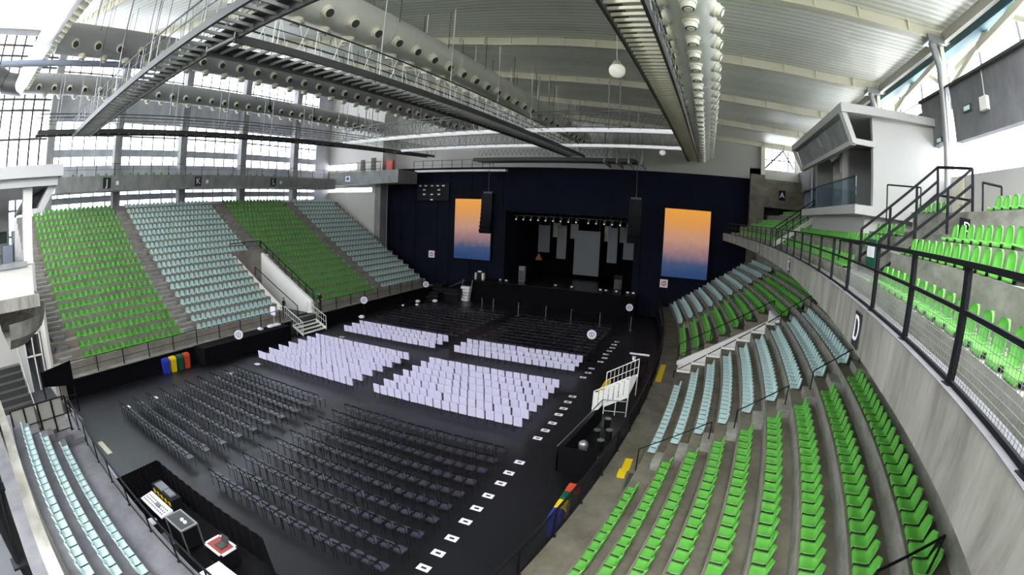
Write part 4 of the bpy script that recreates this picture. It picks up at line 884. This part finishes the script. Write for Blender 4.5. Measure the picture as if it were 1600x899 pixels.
solo('exit_sign', B(9.68, 17.4, 14.5, 9.75, 17.9, 14.72).box(9.67, 17.46, 14.54, 9.68, 17.84, 14.68, 1), ['bingreen', 'paper'], 'small green exit sign under the concrete beam beside the silver column', 'sign')
solo('junction_box', B(9.6, 13.45, 15.05, 9.75, 13.95, 15.5).tube((9.72, 13.7, 15.5), (9.72, 13.7, 16.4), .02, 6), 'whitemetal', 'pale junction box on the right concrete beam', 'box')
t = thing('yellow_door', 'yellow door beside the white box behind the balcony stair', 'door', (10.5, 17.5, 11.25)); B(10.45, 16.9, 11.25, 10.54, 18.2, 13.3).build('leaf', 'cream', t); B(10.4, 17.0, 12.2, 10.45, 17.1, 12.25).build('handle', 'steel', t)
# ================================================================== LEFT BOOTH, CORNER, PENS
t = thing('control_booth', 'white control booth with a dark window at the left edge', 'booth', (-12, 1.5, 8.0))
B(-24, -2.5, 8.4, -16, 2.5, 9.3).box(-16.25, 2.2, 9.3, -15.95, 2.55, 11.55).box(-24, -2.5, 9.3, -23.8, 2.5, 11.5).box(-24, -2.6, 9.3, -16, -2.4, 11.5).build('walls', 'white', t)
B(-24, -2.5, 8.05, -15.8, 2.65, 8.4).build('floor_slab', 'face', t)
B(-24.2, -2.6, 11.5, -15.7, 3.45, 11.75).box(-24.2, -2.6, 11.75, -15.5, 3.6, 12.1).build('roof', 'boothroof', t)
MB().hexa([(-16.3, 3.15, 11.5), (-15.9, 3.15, 11.5), (-15.9, 3.45, 11.5), (-16.3, 3.45, 11.5)], [(-16.3, 2.7, 10.75), (-15.9, 2.7, 10.75), (-15.9, 2.95, 10.75), (-16.3, 2.95, 10.75)]).bar((-16.1, 2.5, 10.8), (-16.1, 2.9, 10.8), .3, .15).build('fascia_frame', 'boothroof', t)
MB().hexa([(-24, 2.75, 10.8), (-16.4, 2.75, 10.8), (-16.4, 2.8, 10.8), (-24, 2.8, 10.8)], [(-24, 3.3, 11.5), (-16.4, 3.3, 11.5), (-16.4, 3.35, 11.5), (-24, 3.35, 11.5)]).build('fascia_panel', 'grey', t)
B(-16.06, -2.4, 9.3, -16.03, 2.2, 11.5).build('window_glass', 'glass', t)
B(-16.4, -2.4, 9.25, -15.9, 2.3, 9.4).box(-17.3, -2.3, 9.5, -16.6, 1.2, 9.56).box(-23.8, -1.2, 8.4, -20, -1, 11.5).build('inner_desk', 'grey', t)
B(-17.2, .7, 9.95, -17.1, 1.7, 10.3).box(-17.18, 1.15, 9.56, -17.12, 1.25, 9.95).build('monitor', 'black', t)
MB().box(-16.9, 1.45, 8.4, -16.5, 1.9, 9.9).box(-16.9, 1.85, 9.3, -16.5, 1.95, 10.3).build('chair', 'panel', t)
m = MB(); vs = []
for j, (r, z) in enumerate(((1.0, 8.05), (.9, 7.6), (.6, 7.2))):
    for i in range(13): a = PI*i/12; vs.append((-16.4+2.6*r*math.cos(a), 1.2+1.7*r*math.sin(a), z))
m.add(vs, [(j*13+i, j*13+i+1, j*13+14+i, j*13+13+i) for j in range(2) for i in range(12)]+[tuple(range(26, 39))])
solo('balcony_corner', m, 'face', 'rounded concrete underside of the balcony below the left booth', 'balcony')
struct('door_1', B(-33.9, 3.9, 0, -33.8, 5.3, 3.7), 'glass'); m = MB()
for y in (3.95, 4.6, 5.25): m.box(-33.85, y-.05, 0, -33.75, y+.05, 3.7)
m.box(-33.85, 3.9, 2.2, -33.75, 5.3, 2.3).box(-33.85, 3.9, 3.6, -33.75, 5.3, 3.72)
d1 = m.build('door_frame', 'whitemetal'); d1.parent = bpy.data.objects['door_1']; d1.location = -Vector(d1.parent.location)
struct('wall_corner', B(-33.9, 5.4, 0, -31.4, 5.6, 5.5).box(-48, 3.2, 0, -33.9, 3.6, 8.2).box(-33.95, -4, 0, -33.75, 3.9, 8).box(-33.95, 3.9, 3.7, -33.75, 5.5, 8), 'white')
t = thing('corner_stair', 'dark stair with steel rails in the left corner under the booth', 'stair', (-29, 1.5, 0)); m = MB()
for i in range(9): m.box(-27.2-.5*i, .4, 0, -26.7-.5*i, 3.0, .3*(i+1))
m.build('treads', 'dark', t)
for y in (.4, 3.0): MB().tube((-26.7, y, 1.3), (-31.2, y, 4), .04, 6).tube((-26.7, y, .3), (-26.7, y, 1.3), .03, 6).tube((-29, y, 1.6), (-29, y, 2.7), .03, 6).build('handrail', 'steel', t)
railing('corner_railing', 'dark railing with pale panels at the left end of the back seats', [(-22.4, 1.0+.8*i, 1.4+.0*i) for i in range(5)], 1.6, mids=(.1, .8), r=.04, pr=.05)
solo('infill_board', B(-22.6, 1.1, 1.6, -22.55, 2.4, 2.9), 'ltgrey', 'pale infill board behind the dark railing at bottom left, farther from the floor', 'board'); solo('infill_board', B(-22.6, 2.6, 1.6, -22.55, 4.0, 2.9), 'ltgrey', 'pale infill board behind the dark railing at bottom left, next to the floor fence', 'board')
t = thing('banner_frame', 'black banner on a metal frame at the corner of the left stand', 'banner', (-28.5, 5, 0))
MB().hexa([(-28.0, 4.0, 1.9), (-28.0, 6.15, 1.55), (-27.96, 6.15, 1.55), (-27.96, 4.0, 1.9)], [(-28.0, 4.0, 2.7), (-28.0, 6.15, 2.95), (-27.96, 6.15, 2.95), (-27.96, 4.0, 2.7)]).build('cloth', 'drape', t)
MB().tube((-28.02, 4.0, 0), (-28.02, 4.0, 2.7), .05, 6).tube((-28.02, 6.1, 0), (-28.02, 6.1, 2.95), .05, 6).tube((-28.02, 5.1, 0), (-28.02, 5.1, 1.8), .04, 6).tube((-28.02, 4, 1.0), (-28.02, 6.1, 1.0), .03, 6).build('frame', 'black', t)
solo('gate_barrier', MB().tube((-27, 4.9, 0), (-27, 4.9, 1.2), .03, 6).tube((-27, 4.9, 1.2), (-23.6, 5.2, 1.2), .03, 6).tube((-23.6, 5.2, 1.2), (-23.6, 5.2, 0), .03, 6).tube((-27, 4.9, .4), (-23.6, 5.2, .4), .02, 6), 'steel', 'grey tubular gate on the floor below the black banner', 'barrier')
solo('white_board', MB().hexa([(-19.9, 4.6, .25), (-18.3, 4.5, .25), (-18.3, 4.95, .25), (-19.9, 5.05, .25)], [(-19.9, 4.6, .35), (-18.3, 4.5, .35), (-18.3, 4.95, .35), (-19.9, 5.05, .35)]).box(-19.8, 4.6, 0, -19.7, 4.9, .26).box(-18.5, 4.6, 0, -18.4, 4.9, .26), 'linen', 'pale blue tray table on the floor outside the fence at bottom left', 'table')
solo('yellow_mat', B(-23.2, 5.6, .002, -21.6, 5.9, .01), 'cream', 'yellowish strip lying on the floor at lower left', 'mat')
# control pen
t = thing('drape_pen', 'black draped pen around the sound desk at lower left', 'enclosure', (-13.6, 5.5, 0))
for a, b in (((-17.0, 4.4), (-17.15, 6.6)), ((-17.15, 6.6), (-10.3, 6.6)), ((-10.3, 6.6), (-8.6, 5.6)), ((-17.0, 4.4), (-8.9, 4.15))):
    n_ = 14; m = MB(); a, b = Vector((*a, 0)), Vector((*b, 0)); s_ = (b-a).normalized(); nr = Vector((-s_.y, s_.x, 0)); vs = []
    for i in range(n_*2+1):
        p = a+(b-a)*i/(n_*2)+nr*(.02 if i % 2 else -.02); vs += [(p.x, p.y, .01), (p.x, p.y, 1.2 if b.y > 4.2 else .9)]
    vs2 = [(x+nr.x*.02, y+nr.y*.02, z) for x, y, z in vs]; N = len(vs)
    m.add(vs+vs2, [(2*i, 2*i+2, 2*i+3, 2*i+1) for i in range(n_*2)]+[(N+2*i, N+2*i+1, N+2*i+3, N+2*i+2) for i in range(n_*2)]+[(2*i+1, 2*i+3, N+2*i+3, N+2*i+1) for i in range(n_*2)])
    m.build('drape', 'drape', t)
solo('pen_carpet', B(-16.9, 4.5, .002, -9, 6.5, .012), 'black', 'black carpet inside the draped pen', 'carpet')
t = thing('mixing_desk', 'white topped mixing desk in the black pen', 'mixing desk', (-14.8, 5.1, 0))
MB().hexa([(-15.6, 4.85, .84), (-13.95, 4.85, .84), (-13.95, 5.4, .9), (-15.6, 5.4, .9)], [(-15.6, 4.85, .9), (-13.95, 4.85, .9), (-13.95, 5.4, .98), (-15.6, 5.4, .98)]).build('control_surface', 'paper', t)
B(-15.5, 4.95, 0, -15.4, 5.3, .86).box(-14.15, 4.95, 0, -14.05, 5.3, .86).build('stand', 'black', t); m = MB()
for i in range(12):
    for j in range(3): m.box(-15.5+.125*i, 4.93+.13*j, .905+.018*j, -15.43+.125*i, 5.0+.13*j, .93+.018*j)
m.box(-14.75, 5.05, .93, -14.5, 5.2, 1.0); m.build('controls', 'panel', t)
t = thing('desk_meter_bridge', 'black rack of equipment with yellow labels behind the white desk', 'equipment', (-14.9, 5.75, 0)); B(-15.8, 5.55, 0, -14.2, 6.0, 1.15).build('case', 'black', t)
m = B(-15.6, 5.6, 1.15, -15.0, 5.95, 1.2).box(-14.9, 5.65, 1.15, -14.4, 5.9, 1.22); m.build('top_units', 'panel', t); m = MB()
for i in range(5): m.box(-15.7+.3*i, 5.53, .85, -15.55+.3*i, 5.55, 1.0)
m.build('labels', 'yellow', t)
t = thing('flight_case', 'black flight case table with silver edges beside the white desk', 'case', (-13.1, 5.3, 0)); B(-13.7, 4.95, .2, -12.65, 5.6, .98).build('body', 'black', t)
MB().box(-13.74, 4.9, .98, -12.6, 5.65, 1.03).bar((-12.62, 4.92, 0), (-12.62, 4.92, 1), .05).bar((-12.62, 5.62, 0), (-12.62, 5.62, 1), .05).bar((-13.72, 4.92, 0), (-13.72, 4.92, 1), .05).bar((-13.72, 5.62, 0), (-13.72, 5.62, 1), .05).build('edging', 'steel', t); B(-13.66, 4.97, 1.03, -12.7, 5.57, 1.045).build('lid', 'dark', t)
MB().tube((-13.1, 5.3, 1.045), (-13.1, 5.3, 1.1), .07, 12).tube((-12.9, 5.3, 1.045), (-12.9, 5.3, 1.1), .07, 12).build('discs', 'paper', t)
t = thing('round_stool', 'black stool with a round pale seat in the pen', 'stool', (-14.5, 4.6, 0)); MB().tube((-14.5, 4.62, .52), (-14.5, 4.62, .58), .2, 20).build('seat', 'paper', t)
for a in range(3): MB().tube((-14.5, 4.62, .52), (-14.5+.22*math.cos(a*2.1), 4.62+.14*math.sin(a*2.1), 0), .015, 6).build('leg', 'black', t)
solo('grey_box', B(-13.6, 4.35, .02, -12.9, 4.7, .5).box(-13.65, 4.32, .5, -12.85, 4.73, .54), 'dark', 'dark grey box on the pen floor near the fence', 'box')
t = thing('equipment_cart', 'red topped flight case cart with white edges in the pen', 'cart', (-11.4, 5.6, 0)); B(-11.85, 5.3, .12, -10.95, 5.98, .76).build('body', 'black', t)
B(-11.8, 5.36, .76, -11.0, 5.92, .79).build('top', 'redtop', t); MB().box(-11.88, 5.27, .76, -10.92, 5.35, .81).box(-11.88, 5.93, .76, -10.92, 6.01, .81).box(-11.88, 5.27, .76, -11.8, 6.01, .81).box(-11, 5.27, .76, -10.92, 6.01, .81).build('edging', 'paper', t)
for x, y in ((-11.75, 5.35), (-11.05, 5.35), (-11.75, 5.9), (-11.05, 5.9)): MB().tube((x-.03, y, .06), (x+.03, y, .06), .06, 10).build('wheel', 'dark', t)
solo('laptop', MB().hexa([(-11.55, 5.5, .8), (-11.2, 5.5, .8), (-11.2, 5.8, .8), (-11.55, 5.8, .8)], [(-11.55, 5.5, .83), (-11.2, 5.5, .83), (-11.2, 5.8, .83), (-11.55, 5.8, .83)]).hexa([(-11.55, 5.8, .83), (-11.2, 5.8, .83), (-11.2, 5.83, .83), (-11.55, 5.83, .83)], [(-11.55, 5.9, 1.05), (-11.2, 5.9, 1.05), (-11.2, 5.93, 1.05), (-11.55, 5.93, 1.05)]), 'dark', 'dark laptop on the red topped cart', 'laptop')
solo('white_table', B(-10.6, 4.2, .95, -8.9, 5.0, 1.0).box(-10.5, 4.3, 0, -10.4, 4.4, .95).box(-9.1, 4.3, 0, -9, 4.4, .95).box(-10.5, 4.8, 0, -10.4, 4.9, .95), 'paper', 'pale table edge at the bottom of the pen', 'table')
# left pen boxes against the kerb
t = thing('drape_pen', 'black draped pen against the kerb of the left stand', 'enclosure', (-29.2, 20, 0)); MB().hexa([(-30.2, 16.6, 0), (-29.0, 16.8, 0), (-29.0, 25.3, 0), (-30.2, 25.3, 0)], [(-30.2, 16.6, 1.25), (-29.0, 16.8, 1.2), (-29.0, 25.3, 1.2), (-30.2, 25.3, 1.25)]).build('drape', 'drape', t)
for i, (y, w) in enumerate(((22.6, .3), (23.6, .7), (24.3, .5))): solo('paper_pile', B(-30.0, y, 1.255, -29.6, y+w, 1.36).box(-29.95, y+.05, 1.36, -29.7, y+w*.7, 1.42), 'paper', 'small pale clutter on the left draped pen, %s from the camera' % nth(i+1), 'papers')
# right pen
t = thing('drape_pen', 'black draped pen beside the right stand fence', 'enclosure', (-3.9, 20, 0))
B(-4.78, 17.2, 0, -3.1, 17.26, 1.2).build('front_drape', 'drape', t); MB().hexa([(-4.78, 17.2, 0), (-4.2, 23, 0), (-4.15, 23, 0), (-4.72, 17.2, 0)], [(-4.78, 17.2, .9), (-4.2, 23, .9), (-4.15, 23, .9), (-4.72, 17.2, .9)]).build('side_drape', 'drape', t)
MB().tube((-4.78, 17.2, 1.2), (-4.2, 23, 1.2), .03, 6).tube((-4.2, 23, 1.2), (-2.9, 23.2, 1.2), .03, 6).tube((-4.2, 23, 0), (-4.2, 23, 1.2), .03, 6).tube((-4.2, 23, .6), (-2.9, 23.2, .6), .03, 6).build('frame', 'steel', t)
solo('silver_dome', MB().ball((-3.95, 18.3, .9), .22, 14, 8).tube((-3.95, 18.3, 0), (-3.95, 18.3, .7), .18, 12), 'steel', 'silver dome lamp standing in the right black pen', 'lamp')
for i, (x, y) in enumerate(((-3.3, 18.0), (-3.55, 18.1), (-3.5, 19.8), (-3.9, 20.8), (-3.35, 21.0), (-3.7, 22.3))): solo('cable_coil', MB().tube((x, y, .0), (x, y, .5), .16, 12).tube((x, y, .5), (x, y, .53), .17, 12, mi=1), ['black', 'steel'], 'small pale topped drum in the right black pen, %s from the camera' % nth(i+1), 'drum')
t = thing('side_table', 'dark table with a pale edge beyond the right white stair', 'table', (-3.7, 32, 0)); B(-4.4, 31, .85, -3.0, 33, .9).build('top', 'black', t); B(-4.4, 32.95, .9, -3.0, 33.05, 1.0).build('edge', 'paper', t); MB().box(-4.35, 31.05, 0, -4.25, 31.15, .85).box(-3.15, 32.8, 0, -3.05, 32.9, .85).box(-4.35, 32.8, 0, -4.25, 32.9, .85).box(-3.15, 31.05, 0, -3.05, 31.15, .85).build('legs', 'black', t)
solo('white_cup', MB().tube((-3.9, 31.6, .9), (-3.9, 31.6, 1.15), .1, 12, r2=.14), 'paper', 'white bucket on the dark table beyond the white stair', 'bucket')
solo('yellow_ramp', MB().hexa([(-5.3, 26.3, 0), (-4.9, 26.3, 0), (-4.9, 29.2, 0), (-5.3, 29.2, 0)], [(-5.25, 26.3, .12), (-4.95, 26.3, .12), (-4.95, 29.2, .12), (-5.25, 29.2, .12)]), 'yellow', 'yellow strip on the floor at the foot of the right white stair', 'ramp')
solo('yellow_strip', B(-1.95, 26.9, 1.203, -1.6, 30.4, 1.21), 'yellow', 'worn yellow stripe on the walkway by the right white entrance', 'marking'); solo('yellow_strip', B(-1.95, 16.2, 1.203, -1.65, 17.2, 1.21), 'yellow', 'yellow stripe on the walkway beside the lowest aisle steps', 'marking'); solo('yellow_case', B(-2.0, 15.6, 1.2, -1.7, 16.1, 1.32), 'yellow', 'yellow box on the walkway beside the lowest aisle steps', 'box')
t = thing('grey_crate', 'dark green folding table at the end of the first green row', 'table', (-1.2, 15.2, 1.2)); B(-1.55, 14.55, 1.5, -.9, 15.5, 1.55).build('top', 'pinegrey', t) if 'pinegrey' in MT else B(-1.55, 14.55, 1.5, -.9, 15.5, 1.55).build('top', 'bingrey' if 'bingrey' in MT else 'dark', t); MB().tube((-1.5, 14.6, 1.2), (-1.5, 14.6, 1.5), .02, 6).tube((-.95, 15.4, 1.2), (-.95, 15.4, 1.5), .02, 6).tube((-1.5, 15.4, 1.2), (-1.5, 15.4, 1.5), .02, 6).tube((-.95, 14.6, 1.2), (-.95, 14.6, 1.5), .02, 6).build('legs', 'steel', t)
# recycling bins
def bin_(x, y, col, lab, ax):
    t = thing('recycling_bin', lab, 'bin', (x, y, 0), 'coloured recycling bins'); w = .24
    MB().hexa([(x-w*.85, y-w*.85, 0), (x+w*.85, y-w*.85, 0), (x+w*.85, y+w*.85, 0), (x-w*.85, y+w*.85, 0)], [(x-w, y-w, .85), (x+w, y-w, .85), (x+w, y+w, .85), (x-w, y+w, .85)]).build('body', col, t)
    MB().hexa([(x-w*1.05, y-w*1.05, .85), (x+w*1.05, y-w*1.05, .85), (x+w*1.05, y+w*1.05, .85), (x-w*1.05, y+w*1.05, .85)], [(x-w*.7, y-w*.9, 1.02), (x+w*.7, y-w*.9, 1.02), (x+w*.7, y+w*.9, 1.02), (x-w*.7, y+w*.9, 1.02)]).build('lid', col, t)
for i, (c, nm) in enumerate((('blue', 'blue'), ('yellow', 'yellow'), ('bingreen', 'dark green'), ('binred', 'red'))):
    bin_(-29.85, 13.85+i*.58, c, nm+' recycling bin against the kerb of the left stand', 0); bin_(-3.42+.01*i, 12.95+i*.58, c, nm+' recycling bin below the right stand fence', 1)
# odd clutter at the far left of the floor
for i, (x, y, s_) in enumerate(((-29, 44, .5), (-28.2, 42.6, .35), (-27.6, 45.3, .5), (-29.3, 41.6, .3), (-29.2, 34.6, .5))):
    solo('white_bag', MB().ball((x, y, s_*.35), s_*.6, 8, 6, sz=.55), 'paper', 'small white bundle on the floor near the far left corner, %s' % ['beside the cases', 'before the ramp', 'behind the ramp', 'nearest the chairs', 'under the round sign'][i], 'bundle')
for i, (x, y, w, d, h) in enumerate(((-28.2, 46.6, 1.2, 1.4, .9), (-26.8, 47.6, 2.2, 1.0, 1.3), (-28.8, 48.4, 1.2, 1.2, 1.6))): solo('black_case', B(x-w/2, y-d/2, 0, x+w/2, y+d/2, h).box(x-w/2-.01, y-d/2-.01, h*.6, x+w/2+.01, y+d/2+.01, h*.63, 1), ['black', 'dark'], 'black equipment case at the far left of the floor, '+['lowest', 'widest', 'tallest'][i], 'case')
t = thing('access_ramp', 'long dark ramp up to the left end of the stage', 'ramp', (-27, 47, 0)); MB().hexa([(-29.6, 46.6, .1), (-25.8, 49.3, 2.2), (-25.8, 50.5, 2.2), (-29.6, 47.8, .1)], [(-29.6, 46.6, .2), (-25.8, 49.3, 2.3), (-25.8, 50.5, 2.3), (-29.6, 47.8, .2)]).build('deck', 'dark', t); MB().bar((-29.6, 46.6, 1.1), (-25.8, 49.3, 3.2), .06).bar((-29.6, 46.6, 0), (-29.6, 46.6, 1.1), .05).bar((-25.8, 49.3, 2.2), (-25.8, 49.3, 3.2), .05).build('rail', 'black', t)
t = thing('stage_table', 'dark table with two cream cases at the left corner of the stage', 'table', (-24.5, 50.2, 2.3)); B(-25.1, 49.9, 2.3, -24.85, 50.3, 3.0).box(-24.2, 49.9, 2.3, -23.95, 50.3, 3.0).build('cases', 'cream', t); B(-24.8, 49.95, 2.3, -24.25, 50.3, 3.1).build('cabinet', 'black', t); B(-24.7, 49.9, 3.1, -24.3, 50.2, 3.25).build('lamp_head', 'paper', t)
# ================================================================== LIGHT
w = bpy.data.worlds.new('sky'); sc.world = w; w.use_nodes = True; nt = w.node_tree; bg = nt.nodes['Background']
bg.inputs['Color'].default_value = (0.93, 0.95, 1.0, 1); bg.inputs['Strength'].default_value = 11.5
sc.cycles.use_denoising = True
sc.cycles.max_bounces = 6; sc.cycles.diffuse_bounces = 4; sc.cycles.glossy_bounces = 3; sc.cycles.transparent_max_bounces = 12; sc.cycles.caustics_reflective = False; sc.cycles.caustics_refractive = False
vs_ = sc.view_settings; sc.display_settings.display_device = 'sRGB'; vs_.view_transform = 'Standard'; vs_.look = 'None'; vs_.exposure = 0.0; vs_.gamma = 1.0; vs_.use_curve_mapping = False
